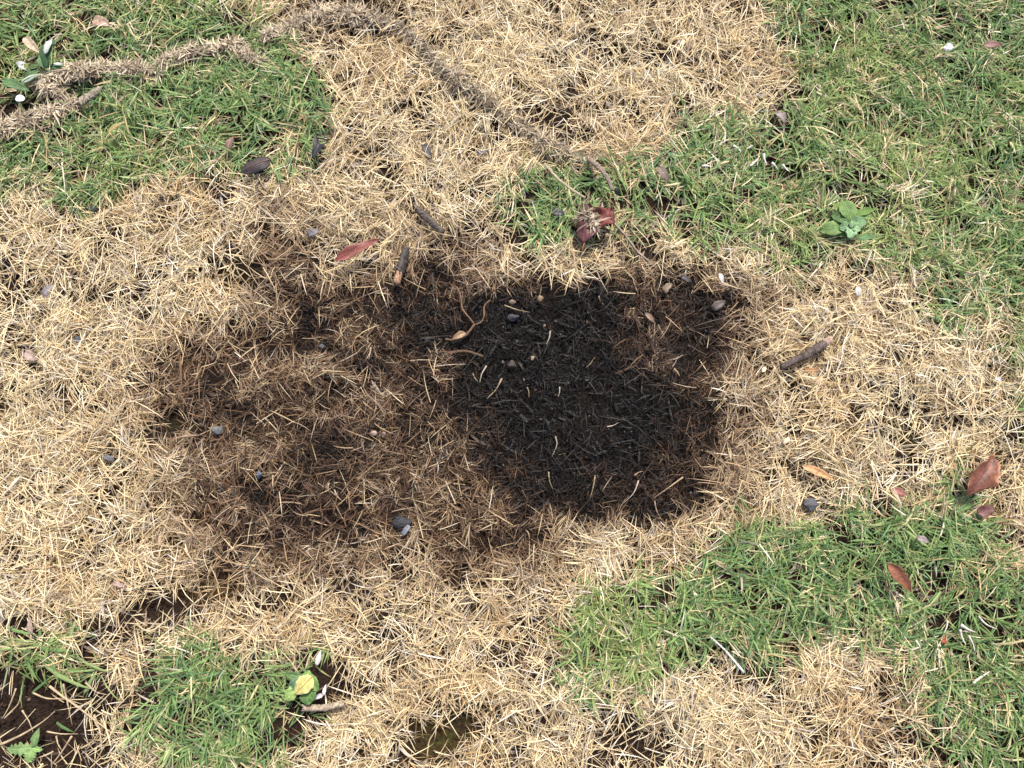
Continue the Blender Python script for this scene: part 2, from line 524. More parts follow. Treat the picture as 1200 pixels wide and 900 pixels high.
def dead_leaf(a, b, w, kind, colr, label, name='dead_leaf', cat='leaf', group=None, z=0.016, tilt=0.0, pitch=0.0, seed=0, mat=None,
              stalk=None, ribcol=None, clear=True, **kw):
    """leaf lying from surveyed point a (stalk end) to b (tip), w pixels wide"""
    xa, ya = G(*a, z); xb, yb = G(*b, z)
    L = math.hypot(xb - xa, yb - ya)
    m = mpp(*a)
    if name in ('leaf_fragment', 'husk', 'petal'):      # small scraps sit deeper, grass closing over their edges
        z -= 0.004
        w *= 0.85
        if clear: clear_line(a, b, w * 0.55)
    elif clear: clear_line(a, b, w)
    mb_ = MB()
    top = leaf_part(mb_, L, w * m, kind, colr, seed=seed, **kw)
    o = mb_.build(name, mat or M_LEAF)
    o.location = (xa, ya, hz((xa + xb) / 2, (ya + yb) / 2) + z + 0.004)
    o.rotation_euler = (tilt, pitch, math.atan2(yb - ya, xb - xa))
    o.rotation_mode = 'XYZ'
    nv = top.shape[1]
    rib = top[:, nv // 2].copy()
    rib[:, 2] += 0.0002
    if ribcol is not None:
        r_ = MB()
        tube(r_, rib[:-1], np.linspace(0.0007, 0.0003, len(rib) - 1) * max(1, w / 16), ribcol, 5, 0.1, seed)
        ro = r_.build('midrib', mat or M_LEAF, None); ro.parent = o
    if stalk is not None:
        r_ = MB()
        ln = stalk[0] * m
        pts = [(0.001, 0, rib[0, 2]), (-ln * 0.5, ln * 0.08, rib[0, 2] + 0.001), (-ln, ln * 0.2, rib[0, 2] - 0.001)]
        tube(r_, resample(pts, 6), np.linspace(0.0012, 0.0009, 6), stalk[1], 6, 0.1, seed)
        ro = r_.build('stalk', mat or M_LEAF, None); ro.parent = o
    return tag(o, label, cat, group)


DARK = (0.030, 0.025, 0.028)
dead_leaf((319, 189), (282, 205), 18, 'lance', (0.055, 0.040, 0.040), 'blackened pointed leaf with brown midrib lying in green grass', z=0.026, fold=-0.35, seed=1,
          ribcol=(0.16, 0.09, 0.06), coledge=(0.03, 0.026, 0.03))
dead_leaf((368, 188), (381, 163), 19, 'wedge', (0.035, 0.032, 0.038), 'slate black notched leaf folded like two wings', z=0.026, fold=0.5, notch=0.35, seed=2)
dead_leaf((268, 178), (275, 162), 8, 'lance', (0.16, 0.095, 0.075), 'small brown leaf beside a dark hole in the green grass', z=0.024, fold=0.4, seed=3)
dead_leaf((393, 306), (445, 281), 13, 'lance', (0.17, 0.052, 0.042), 'long narrow brick red curled leaf on straw', z=0.036, roll=0.25, fold=0.3, wave=0.10, seed=4,
          coledge=(0.26, 0.095, 0.07), arch=0.05, ribcol=(0.20, 0.06, 0.05))
dead_leaf((684, 287), (689, 240), 23, 'lance', (0.105, 0.036, 0.038), 'wrinkled maroon leaf with tangled fibres lying across it', z=0.025, fold=-0.15, wave=0.22, ragged=0.09, seed=5,
          stalk=(9, (0.30, 0.10, 0.03)), ribcol=(0.15, 0.05, 0.04), coledge=(0.10, 0.04, 0.042))
dead_leaf((699, 268), (715, 245), 24, 'ovate', (0.15, 0.040, 0.032), 'crumpled dark red leaf beside the maroon leaf', z=0.028, fold=0.25, wave=0.28, ragged=0.10, seed=6,
          ribcol=(0.11, 0.035, 0.03))
dead_leaf((646, 250), (661, 254), 11, 'scrap', (0.04, 0.035, 0.045), 'dark slate leaf scrap beside the maroon leaf', name='leaf_fragment', z=0.022, seed=7, ragged=0.2, nu=6, nv=5, rib=1.0)
dead_leaf((33, 49), (52, 67), 10, 'lance', (0.44, 0.34, 0.24), 'pale tan withered leaf above the broad leaved weed', z=0.028, fold=0.5, seed=8, ribcol=(0.5, 0.4, 0.28))
dead_leaf((112, 28), (132, 33), 12, 'ovate', (0.33, 0.22, 0.16), 'light brown dry leaf in yellowish grass', z=0.022, seed=9)
dead_leaf((496, 170), (506, 187), 11, 'scrap', (0.06, 0.05, 0.055), 'dark charred leaf scrap on straw between green patches', name='leaf_fragment', z=0.018, seed=10, ragged=0.2, nu=6, nv=5, rib=1.0)
dead_leaf((559, 182), (572, 178), 7, 'scrap', (0.10, 0.095, 0.12), 'bluish grey leaf scrap half sunk in straw', name='leaf_fragment', z=0.014, seed=11, ragged=0.2, nu=6, nv=5, rib=1.0)
dead_leaf((1147, 58), (1170, 58), 8, 'lance', (0.16, 0.08, 0.065), 'narrow dull brown leaf sunk in lush green grass', z=0.026, seed=12)
dead_leaf((1106, 61), (1114, 53), 10, 'scrap', (0.46, 0.44, 0.48), 'small whitish scrap lying on green grass', name='leaf_fragment', cat='scrap', z=0.032, seed=13, ragged=0.2, nu=6, nv=5, rib=1.0)
dead_leaf((1158, 534), (1127, 581), 29, 'lance', (0.15, 0.058, 0.042), 'large curled reddish brown leaf with upturned tan edge', z=0.03, fold=0.3, roll=0.9, wave=0.12, arch=0.12,
          seed=14, coledge=(0.30, 0.13, 0.07), stalk=(5, (0.45, 0.2, 0.1)), ragged=0.07, ribcol=(0.16, 0.06, 0.04))
dead_leaf((1139, 602), (1158, 594), 13, 'ovate', (0.12, 0.05, 0.045), 'dark red brown leaf half hidden below the large curled leaf', z=0.018, wave=0.1, seed=15)
dead_leaf((1037, 660), (1065, 693), 15, 'lance', (0.20, 0.08, 0.045), 'rust coloured grooved leaf strip on green grass', z=0.034, fold=0.35, roll=0.7, seed=16, ribcol=(0.2, 0.08, 0.05),
          ragged=0.09)
dead_leaf((938, 546), (977, 563), 9, 'lance', (0.46, 0.26, 0.12), 'slim orange tan curved leaf on straw', z=0.022, fold=0.4, arch=0.1, seed=17)
dead_leaf((1042, 573), (1061, 580), 8, 'lance', (0.24, 0.10, 0.08), 'small reddish leaf where straw meets green grass', z=0.018, seed=18)
dead_leaf((1072, 629), (1086, 635), 8, 'scrap', (0.22, 0.18, 0.17), 'greyish mauve leaf scrap on green grass', name='leaf_fragment', z=0.03, seed=19, ragged=0.2, nu=6, nv=5, rib=1.0)
dead_leaf((939, 435), (956, 435), 4.5, 'strip', (0.28, 0.14, 0.06), 'short brown bark strip below the dark stick', name='bark_strip', cat='bark', z=0.018, seed=20)
dead_leaf((41, 742), (39, 722), 6, 'lance', (0.26, 0.20, 0.16), 'upright greyish brown leaf in straw above sparse green blades', z=0.024, seed=21)
dead_leaf((30, 413), (44, 422), 11, 'ovate', (0.32, 0.23, 0.19), 'pinkish brown dry leaf sunk in straw', z=0.016, seed=22)
dead_leaf((50, 346), (65, 335), 11, 'scrap', (0.19, 0.17, 0.18), 'lilac grey leaf scrap in pale straw', name='leaf_fragment', z=0.013, seed=23, ragged=0.2, nu=6, nv=5, rib=1.0)
dead_leaf((134, 682), (147, 687), 8, 'scrap', (0.36, 0.25, 0.21), 'small pinkish leaf scrap on straw above the rusty hollow', name='leaf_fragment', z=0.018, seed=24, ragged=0.2, nu=6, nv=5, rib=1.0)
dead_leaf((908, 134), (919, 147), 9, 'scrap', (0.20, 0.16, 0.15), 'greyish brown leaf scrap at a dark gap in green grass', name='leaf_fragment', z=0.015, seed=25, ragged=0.2, nu=6, nv=5, rib=1.0)
dead_leaf((770, 198), (783, 217), 10, 'lance', (0.13, 0.09, 0.07), 'dark brown leaf sunk in the green strip', z=0.016, seed=26)
dead_leaf((1104, 748), (1110, 754), 7, 'scrap', (0.30, 0.06, 0.035), 'tiny red leaf scrap in a dark grass hollow', name='leaf_fragment', z=0.02, seed=27, ragged=0.2, nu=6, nv=5, rib=1.0)
dead_leaf((130, 160), (151, 146), 5, 'lance', (0.28, 0.22, 0.08), 'olive brown withered blade in green grass below the litter ridge', name='withered_blade', cat='leaf', z=0.03, seed=28)
dead_leaf((835, 362), (850, 352), 12, 'scrap', (0.075, 0.058, 0.05), 'dusky brown flake at the upper edge of the burn', name='leaf_fragment', z=0.016, seed=29, ragged=0.2, nu=6, nv=5, rib=1.0)
dead_leaf((778, 341), (788, 331), 9, 'scrap', (0.16, 0.115, 0.075), 'tan flake at the upper edge of the charred patch', name='leaf_fragment', z=0.016, seed=30, ragged=0.2, nu=6, nv=5, rib=1.0)
dead_leaf((757, 366), (768, 378), 7, 'lance', (0.15, 0.095, 0.06), 'light brown flake on scorched brown grass', name='leaf_fragment', z=0.014, seed=31)
dead_leaf((799, 322), (811, 331), 9, 'scrap', (0.035, 0.032, 0.036), 'black flake on pale straw above the burn', name='leaf_fragment', z=0.016, seed=32, ragged=0.2, nu=6, nv=5, rib=1.0)
dead_leaf((360, 275), (374, 269), 10, 'scrap', (0.13, 0.12, 0.13), 'lilac grey flake where straw turns brown', name='leaf_fragment', z=0.016, seed=33, ragged=0.2, nu=6, nv=5, rib=1.0)
dead_leaf((103, 246), (113, 240), 9, 'scrap', (0.035, 0.034, 0.04), 'black leaf scrap at the lower edge of the upper green patch', name='leaf_fragment', z=0.014, seed=34, ragged=0.2, nu=6, nv=5, rib=1.0)
dead_leaf((1005, 336), (1006, 348), 7, 'scrap', (0.46, 0.44, 0.45), 'bright white flake on straw below green grass', name='leaf_fragment', cat='scrap', z=0.022, seed=35, ragged=0.2, nu=6, nv=5, rib=1.0)
dead_leaf((843, 320), (847, 333), 6, 'lance', (0.44, 0.42, 0.40), 'white splinter beside the upper edge of the burn', name='leaf_fragment', cat='scrap', z=0.02, seed=36)
dead_leaf((1165, 443), (1173, 447), 6, 'scrap', (0.44, 0.42, 0.42), 'tiny white flake among straw and green blades', name='leaf_fragment', cat='scrap', z=0.02, seed=37, ragged=0.2, nu=6, nv=5, rib=1.0)
dead_leaf((470, 627), (479, 616), 7, 'strip', (0.13, 0.14, 0.17), 'pale blue splinter leaning on the black stone', name='leaf_fragment', cat='scrap', z=0.020, seed=38)
dead_leaf((925, 513), (917, 520), 6, 'ovate', (0.66, 0.55, 0.38), 'cream seed husk on straw right of the burn', name='husk', cat='husk', z=0.02, seed=39, roll=0.8)
dead_leaf((893, 436), (897, 430), 5, 'round', (0.75, 0.62, 0.36), 'yellowish seed husk beside the dark stick', name='husk', cat='husk', z=0.02, seed=40, roll=0.8)
dead_leaf((20, 117.5), (31, 117), 9, 'round', (0.72, 0.71, 0.68), 'white oval petal beside the broad leaved weed', name='petal', cat='petal', z=0.032, seed=41, ragged=0.0, wave=0.0, fold=0.1)
dead_leaf((367, 818), (378, 814), 6, 'strip', (0.50, 0.48, 0.48), 'white curled scrap beside the weed with a yellow leaf', name='leaf_fragment', cat='scrap', z=0.02, seed=42, roll=0.6)
dead_leaf((379, 815), (382, 802), 4.5, 'lance', (0.58, 0.56, 0.58), 'upright white sliver next to the curled white scrap', name='leaf_fragment', cat='scrap', z=0.021, seed=43)
dead_leaf((373, 778), (378, 760), 5.5, 'lance', (0.50, 0.46, 0.43), 'pale sheath standing above the weed with a yellow leaf', name='grass_sheath', cat='sheath', z=0.022, seed=44)


def stick(pts, thick, colr, label, z=0.02, name='stick', cat='stick', seed=0, endcol=None, peeled=None, group=None, sides=11, n=26, taper=(1, 0.8), rough=0.2, mat=None,
          clear=True, lift=0.0, node=None):
    P = []
    for i, p in enumerate(pts):
        x, y = G(*p, z)
        P.append((float(x), float(y), hz(x, y) + z + lift * i / max(1, len(pts) - 1)))
    m = mpp(*pts[0])
    if clear:
        for a, b in zip(pts[:-1], pts[1:]): clear_line(a, b, thick)
    Q = resample(P, n)
    rad = np.linspace(taper[0], taper[1], n) * thick * m * 0.5
    mb_ = MB()
    if peeled:          # (from, to, colour) fractions: a stretch without bark is its own part
        k0, k1 = int(peeled[0] * (n - 1)), int(peeled[1] * (n - 1))
        body = Q[:k0 + 1] if k0 > 0 else Q[k1:]
        br = rad[:k0 + 1] if k0 > 0 else rad[k1:]
    else:
        body, br = Q, rad
    tube(mb_, body, br, colr, sides, rough, seed, endcol)
    o = mb_.build(name, mat or M_BARK, loc=tuple(body[len(body) // 2]), smooth=True)
    if peeled:
        p_ = MB()
        tube(p_, Q[k0:k1 + 1], rad[k0:k1 + 1] * 0.82, peeled[2], sides, rough * 0.6, seed + 1, peeled[2])
        p_.build('bare_wood', mat or M_BARK, o, loc=tuple(Q[(k0 + k1) // 2]))
    if node is not None:
        p_ = MB()
        k = int(node * (n - 1))
        tube(p_, [Q[k] * 0.6 + Q[k - 1] * 0.4, Q[k], Q[k] * 0.6 + Q[k + 1] * 0.4], np.array([0.9, 1.45, 0.9]) * rad[k], np.array(colr) * 0.85, 8, 0.1, seed)
        p_.build('node', mat or M_BARK, o, loc=tuple(Q[k]))
    return tag(o, label, cat, group)


stick([(97, 122), (108, 115), (120, 107)], 9, (0.30, 0.25, 0.20), 'short stub of weathered grey stick below the litter ridge', z=0.028, seed=1, endcol=(0.16, 0.12, 0.09))
stick([(464, 331), (470, 312), (476, 291)], 9.5, (0.085, 0.072, 0.065), 'burnt dark stick with a bare brown lower end', z=0.022, seed=2, peeled=(0.0, 0.33, (0.36, 0.22, 0.14)))
stick([(491, 246), (505, 260), (518, 272)], 7.5, (0.10, 0.080, 0.068), 'dark twig on straw just above the burn', z=0.022, seed=3, endcol=(0.3, 0.25, 0.2))
stick([(915, 430), (944, 416), (971, 399)], 9.5, (0.105, 0.080, 0.072), 'dark rough bark stick on straw right of the burn', z=0.026, seed=4, taper=(0.65, 1.05), peeled=(0.86, 1.0, (0.40, 0.28, 0.22)))
stick([(357, 829), (378, 830), (402, 826)], 8, (0.30, 0.24, 0.18), 'greyish brown stick below the weed with a yellow leaf', z=0.022, seed=5)
stick([(832, 746), (847, 759), (859, 772), (872, 788)], 3.6, (0.60, 0.56, 0.53), 'straight white dry stem with a swollen joint', z=0.034, seed=6, name='dry_stem', cat='stem', mat=M_STRAW, taper=(0.5, 0.8),
      rough=0.12, node=0.4)
stick([(638, 194), (652, 211), (668, 224), (685, 234)], 2.6, (0.42, 0.34, 0.24), 'thin tan stem crossing green grass above the maroon leaf', z=0.034, seed=7, name='dry_stem', cat='stem', mat=M_STRAW)
stick([(690, 188), (703, 200), (712, 212), (717, 225)], 4.5, (0.24, 0.19, 0.15), 'stringy grey brown stem hanging off the litter trail', z=0.03, seed=8, name='dry_stem', cat='stem', mat=M_LITTER, rough=0.3)
stick([(720, 262), (735, 278), (748, 296), (760, 306)], 3.5, (0.26, 0.21, 0.17), 'frayed grey stem trailing from the dark red leaf', z=0.026, seed=9, name='dry_stem', cat='stem', mat=M_LITTER, rough=0.3)
stick([(521, 416), (536, 411), (548, 411), (566, 417)], 3.0, (0.10, 0.062, 0.04), 'thin brown stem bowed beside the black char', z=0.014, seed=10, name='dry_stem', cat='stem')

# the curled tendril at the edge of the char
tp = [(535, 336), (541, 348), (540, 361), (549, 371), (556, 380)]
T0 = bpy.data.objects.new('curled_tendril', None)
COL.objects.link(T0)
cx_, cy_ = G(550, 372)
T0.location = (cx_, cy_, hz(cx_, cy_) + 0.012)
tag(T0, 'curly light brown tendril with a dry leaf tip at the char edge', 'tendril')
for pts, th, nm in ((tp, 3.0, 'stem'), ([(556, 380), (565, 378), (568, 368), (566, 358), (574, 352)], 2.6, 'branch'), ([(556, 380), (550, 388), (543, 396), (533, 399), (522, 397)], 3.4, 'branch')):
    mb_ = MB()
    P = [(*[float(k) for k in G(*p, 0.014)], T0.location.z + 0.004 + 0.002 * math.sin(p[0])) for p in pts]
    tube(mb_, resample(P, 12), np.linspace(1, 0.75, 12) * th * 0.42 * mpp(550, 372), (0.15, 0.09, 0.055), 7, 0.2, 3)
    mb_.build(nm, M_BARK, T0, loc=P[0])
    for a, b in zip(pts[:-1], pts[1:]): clear_line(a, b, 3)
mb_ = MB()
leaf_part(mb_, 0.022, 0.009, 'lance', (0.27, 0.18, 0.105), fold=0.6, seed=5)
lo = mb_.build('leaf', M_LEAF); lo.parent = T0
lx, ly = G(546, 390, 0.014)
lo.location = Vector((lx, ly, T0.location.z + 0.006)) - T0.location
lo.rotation_euler = (0, 0, R(205))

# stones, seeds


def pebble(px, py, w, h, colr, label, name='stone', cat='stone', ang=0.0, flat=0.55, z=0.012, seed=0, group=None, rough=0.16, mat=None, sub=2):
    import bmesh
    bm = bmesh.new()
    bmesh.ops.create_icosphere(bm, subdivisions=sub, radius=1.0)
    m = mpp(px, py)
    off = Vector((seed * 3.1, seed * 1.7, 4.2))
    for v in bm.verts:
        d = 1 + rough * 2 * mnoise.noise(v.co * 1.3 + off) + rough * 0.6 * mnoise.noise(v.co * 3.5 + off)
        # facets: clip towards a few planes
        for k in range(6):
            r_ = random.Random(seed * 7 + k)
            pn = Vector((r_.uniform(-1, 1), r_.uniform(-1, 1), r_.uniform(-0.6, 1))).normalized()
            e = v.co.dot(pn)
            if e > 0.62: v.co -= pn * (e - 0.62) * 0.9
        v.co *= d
        v.co.x *= w * m * 0.5; v.co.y *= h * m * 0.5; v.co.z *= min(w, h) * m * 0.5 * flat * 1.4
    vv = np.array([v.co[:] for v in bm.verts]); ff = np.array([[v.index for v in f.verts] for f in bm.faces])
    bm.free()
    mb_ = MB()
    mb_.add(vv, np.tile(np.array(colr), (len(vv), 1)), t=ff)
    o = mb_.build(name, mat or M_STONE, smooth=(cat in ('seed', 'seed pod')))
    x, y = G(px, py, z)
    o.location = (x, y, hz(x, y) + z)
    o.rotation_euler = (0.15, -0.1, R(ang))
    CLEAR.append((float(x), float(y), (max(w, h) * 0.5 + 1.5) * m))
    return tag(o, label, cat, group)


pebble(253, 504, 14, 11, (0.12, 0.125, 0.125), 'pale grey pebble beside the small dark hole', seed=1, z=0.016)
pebble(303, 556, 8, 10, (0.085, 0.10, 0.13), 'small blue grey pebble in scorched brown grass', seed=2, z=0.012)
pebble(470, 612, 25, 17, (0.032, 0.034, 0.04), 'black angular stone in straw below the burn', seed=3, z=0.012, rough=0.2)
pebble(951, 592, 18, 16, (0.09, 0.09, 0.10), 'slate grey stone at the edge of straw and green grass', seed=4, z=0.016, rough=0.2)
pebble(128, 537, 15, 9, (0.12, 0.12, 0.13), 'flat grey stone sunk in pale straw', seed=5, ang=-20, z=0.012)
pebble(91, 398, 9, 9, (0.075, 0.085, 0.10), 'small dark grey pebble in pale straw', seed=6, z=0.012)
pebble(602, 371, 14, 10, (0.055, 0.052, 0.062), 'purplish black cinder on the black char', name='cinder', cat='cinder', seed=7, z=0.012)
pebble(600, 426, 10, 11, (0.07, 0.055, 0.05), 'dull brown cinder in the middle of the char', name='cinder', cat='cinder', seed=8, z=0.012)
pebble(437, 507, 8, 7, (0.34, 0.25, 0.21), 'pale pink pebble in scorched grass, paler of a pair', seed=9, z=0.014)
pebble(449, 509, 7, 7, (0.22, 0.15, 0.12), 'brownish pink pebble touching the pale pink pebble', seed=10, z=0.014)
pebble(633, 349, 9, 8, (0.24, 0.165, 0.105), 'round tan seed on the upper edge of the char', name='seed', cat='seed', seed=11, z=0.014, rough=0.08)
pebble(600, 353, 9, 7, (0.20, 0.145, 0.10), 'flattened brown seed on the upper left edge of char', name='seed', cat='seed', seed=12, z=0.014, rough=0.1)
pebble(624, 419, 5, 8, (0.26, 0.20, 0.13), 'small olive tan seed in the black char', name='seed', cat='seed', seed=13, z=0.012, rough=0.1, ang=-30)
pebble(638, 381, 5, 3.5, (0.20, 0.13, 0.08), 'tiny brown seed in the black char', name='seed', cat='seed', seed=14, z=0.012, ang=25)
pebble(500, 398, 6, 5, (0.04, 0.04, 0.045), 'small black cinder in scorched brown grass', name='cinder', cat='cinder', seed=15)
pebble(375, 60 + 345, 9, 7, (0.07, 0.075, 0.08), 'dark grey pebble amid brown scorched grass', seed=16, z=0.013)
pebble(722, 226, 8, 9, (0.02, 0.02, 0.022), 'round black seed pod in green grass above the dark red leaf', name='seed_pod', cat='seed pod', seed=17, z=0.022, rough=0.1)
pebble(382, 28, 5, 5, (0.30, 0.24, 0.19), 'tan clod under the litter ridge', name='clod', cat='clod', seed=18, z=0.016)

# straw stems over the bare soil
STEMS = [[(34, 814), (49, 822), (71, 820), (98, 827)], [(56, 805), (68, 816), (90, 831), (107, 846), (127, 858), (149, 873)],
         [(107, 839), (114, 858), (117, 883)], [(20, 835), (27, 849), (32, 861)], [(-6, 876), (22, 863), (44, 849), (59, 836)],
         [(13, 809), (5, 831), (-3, 845)], [(73, 802), (76, 827), (79, 853)], [(78, 866), (66, 885), (54, 901)], [(59, 866), (66, 883)],
         [(48, 861), (64, 864), (86, 863)], [(0, 844), (17, 827), (18, 817)], [(90, 880), (104, 872), (112, 860)], [(100, 800), (112, 812), (124, 815)]]
STEM_L = {1: 'longest pale straw stem slanting across the bare brown soil', 2: 'straw hanging off the middle of the longest straw stem',
          4: 'thick straw stem passing beside the toothed seedling', 3: 'short straw crossing the thick straw stem beside the seedling'}
for i, st in enumerate(STEMS):
    stick(st, 3.4 if i in (1, 2, 4) else 2.6, (0.50, 0.38, 0.24), STEM_L.get(i, 'thin pale straw lying over the bare brown soil'), z=0.022, seed=30 + i, name='loose_straw', cat='stem',
          group='straw stems over the bare soil', mat=M_STRAW, sides=5, n=12, taper=(1, 0.2), rough=0.12, clear=False)
SPL = [[(651, 511), (654, 520), (647, 535)], [(643, 553), (648, 573)], [(698, 557), (695, 574), (692, 583)], [(749, 563), (744, 578), (731, 590)],
       [(801, 559), (786, 570), (768, 583)], [(768, 587), (776, 609)], [(712, 500), (725, 495)], [(744, 557), (754, 552)], [(591, 357), (605, 362), (621, 365)],
       [(645, 387), (640, 403)], [(697, 418), (687, 430)], [(618, 453), (620, 465)], [(570, 428), (562, 448)], [(554, 437), (560, 447)], [(588, 443), (570, 467)],
       [(800, 416), (784, 422)], [(702, 346), (708, 356)], [(764, 393), (763, 396)], [(656, 453), (654, 465)], [(790, 432), (797, 441)]]
SPL_L = {0: 'bent tan splinter hooked at one end on the char', 3: 'curved cream splinter near the straw edge of the char', 4: 'longest tan splinter at the corner of the char',
         5: 'thin splinter beside the tip of the longest splinter', 8: 'whitish straight splinter beside the purplish black cinder', 12: 'longer arm of a V shaped pair of splinters',
         13: 'shorter arm of a V shaped pair of splinters', 14: 'slanting tan splinter beside the V shaped pair'}
for i, st in enumerate(SPL):
    stick(st, 1.5 + (i * 7 % 5) * 0.22, (0.36, 0.26, 0.155) if i % 3 else (0.44, 0.37, 0.29), SPL_L.get(i, 'unburnt pale straw splinter lying on the black char'), z=0.020, seed=60 + i, name='straw_splinter', cat='splinter',
          group='pale splinters on the char', mat=M_STRAW, sides=5, n=9, taper=(1, 0.2), rough=0.12, clear=False)
WHT = [[(1127, 732), (1135, 738), (1144, 741)], [(1126, 738), (1132, 756)], [(1147, 722), (1155, 732), (1168, 737)], [(1112, 728), (1108, 742)],
       [(1072, 750), (1078, 763)], [(1139, 800), (1148, 793), (1158, 786)], [(1135, 745), (1142, 764)]]
for i, st in enumerate(WHT):
    stick(st, 4.0 if i in (0, 1, 5) else 2.8, (0.66, 0.60, 0.53), {4: 'short bleached stem on the straw side of the dark hollow', 5: 'thick bleached stem in green grass away from the dark hollow'}.get(i, 'bleached white stem in the dark hollow of green grass'), z=0.022, seed=90 + i, name='bleached_stem', cat='stem',
          group='bleached stems in the dark hollow', mat=M_STRAW, sides=6, n=9, taper=(1, 0.25), rough=0.12, clear=False)
WH2 = [[(858, 173), (868, 180)], [(878, 195), (890, 183)], [(905, 190), (912, 198)], [(918, 192), (926, 200)], [(822, 196), (833, 197)], [(880, 172), (874, 176)], [(895, 180), (899, 193)]]
for i, st in enumerate(WH2):
    stick(st, 3.2, (0.70, 0.66, 0.60), 'bleached pale stub in the gap between straw and green strip', z=0.024, seed=110 + i, name='bleached_stem', cat='stem',
          group='bleached stubs in the upper gap', mat=M_STRAW, sides=6, n=8, taper=(1, 0.25), rough=0.12, clear=False)

# broad leaved weeds


def weed(cx, cy, leaves, label, z=0.02, name='weed_plant', stemcol=(0.2, 0.26, 0.1)):
    x, y = G(cx, cy, z)
    o = bpy.data.objects.new(name, None)
    COL.objects.link(o)
    g0 = hz(x, y)
    o.location = (x, y, g0)
    tag(o, label, 'weed')
    m = mpp(cx, cy)
    mb_ = MB()
    tube(mb_, [(0, 0, -0.004), (0.0005, 0, z * 0.5), (0, 0.0003, z)], (0.0022, 0.0026, 0.002), stemcol, 8, 0.1, 1)
    mb_.build('crown', M_WEED, o)
    for i, (a, b, w, kind, colr, dz, kw) in enumerate(leaves):
        kw = dict(kw)
        lab = kw.pop('label', None); tilt = kw.pop('tilt', 0.0); pitch = kw.pop('pitch', 0.0)
        rib = kw.pop('ribcol', tuple(min(1, c * 1.5 + 0.02) for c in colr))
        zz = z + dz
        xa, ya = G(*a, zz); xb, yb = G(*b, zz)
        L = math.hypot(xb - xa, yb - ya)
        clear_line(a, b, w)
        l_ = MB()
        kw.setdefault('arch', 0.10); kw.setdefault('fold', 0.25); kw.setdefault('wave', 0.05)
        top = leaf_part(l_, L, w * m, kind, colr, seed=i + int(cx), thick=0.0006, **kw)
        lo_ = l_.build('leaf', M_WEED); lo_.parent = o
        lo_.location = (xa - x, ya - y, zz)
        lo_.rotation_euler = (tilt, pitch, math.atan2(yb - ya, xb - xa))
        if lab: lo_['label'] = lab
        r_ = MB()
        rb = top[:, top.shape[1] // 2].copy(); rb[:, 2] += 0.0003
        tube(r_, rb[:-1], np.linspace(0.0009, 0.0003, len(rb) - 1), rib, 5, 0.05, i)
        ro = r_.build('midrib', M_WEED); ro.parent = lo_
    return o


GW = (0.085, 0.155, 0.055); GT = (0.07, 0.15, 0.085); GP = (0.24, 0.35, 0.24); WHITE = (0.50, 0.54, 0.50)
weed(54, 84, [
    ((5, 97), (38, 109), 11, 'lance', (0.12, 0.20, 0.09), 0.004, {}),
    ((50, 84), (30, 95), 10, 'lance', (0.11, 0.17, 0.075), 0.004, {}),
    ((28, 99), (50, 89), 6, 'lance', (0.40, 0.46, 0.36), 0.009, dict(fold=-0.4)),
    ((57, 83), (50, 65), 11, 'lance', (0.12, 0.22, 0.10), 0.010, {}),
    ((58, 83), (66, 49), 13, 'lance', (0.055, 0.115, 0.05), 0.012, dict(fold=0.5, coledge=(0.06, 0.12, 0.055), arch=0.18)),
    ((56, 66), (64, 48), 7, 'lance', WHITE, 0.024, dict(fold=0.2, label='white woolly underside turned up')),
    ((62, 81), (79, 81), 7, 'lance', (0.10, 0.19, 0.08), 0.008, {}),
    ((66, 78), (77, 78), 3.5, 'lance', WHITE, 0.013, {}),
    ((48, 80), (34, 84), 6, 'lance', (0.09, 0.15, 0.06), 0.006, {}),
    ((22, 77), (34, 77), 4.5, 'lance', (0.46, 0.47, 0.45), 0.010, {}),
    ((24, 79), (34, 85), 3.5, 'lance', (0.48, 0.48, 0.46), 0.010, {}),
], 'broad leaved weed with white leaf undersides beside the litter ridge')
weed(996, 266, [
    ((994.2, 262.4), (973.5, 239.0), 11, 'spoon', (0.187, 0.264, 0.070), 0.003, {}),
    ((998.7, 253.4), (1023.0, 247.1), 9, 'lance', (0.148, 0.246, 0.063), 0.004, {}),
    ((999.6, 257.9), (1020.3, 254.3), 12, 'spoon', (0.156, 0.238, 0.070), 0.003, {}),
    ((996.0, 263.3), (985.2, 237.2), 24, 'spoon', (0.148, 0.242, 0.081), 0.006, dict(coledge=(0.187, 0.290, 0.098))),
    ((993.3, 267.8), (959.1, 271.4), 20, 'spoon', (0.148, 0.242, 0.081), 0.005, dict(fold=0.1, coledge=(0.195, 0.290, 0.098))),
    ((995.1, 264.2), (972.6, 253.4), 15, 'spoon', (0.101, 0.176, 0.063), 0.007, {}),
    ((1001.4, 281.3), (1023.9, 278.6), 7, 'lance', (0.133, 0.238, 0.098), 0.005, {}),
    ((996.0, 275.0), (975.3, 277.7), 8, 'lance', (0.140, 0.255, 0.084), 0.004, {}),
    ((996.0, 265.1), (1013.1, 259.7), 14, 'ovate', (0.156, 0.264, 0.126), 0.011, {}),
    ((994.2, 266.9), (981.6, 269.6), 12, 'ovate', (0.172, 0.290, 0.147), 0.011, {}),
    ((996.0, 266.0), (1006.8, 271.4), 10, 'ovate', (0.250, 0.378, 0.196), 0.014, {}),
    ((996.0, 266.0), (994.2, 281.3), 13, 'ovate', (0.281, 0.440, 0.238), 0.014, dict(fold=0.1)),
    ((996.0, 268.7), (996.0, 259.7), 7, 'ovate', (0.187, 0.308, 0.154), 0.017, dict(fold=0.5)),
], 'pale green weed rosette growing in grass with a mint green heart', z=0.019)
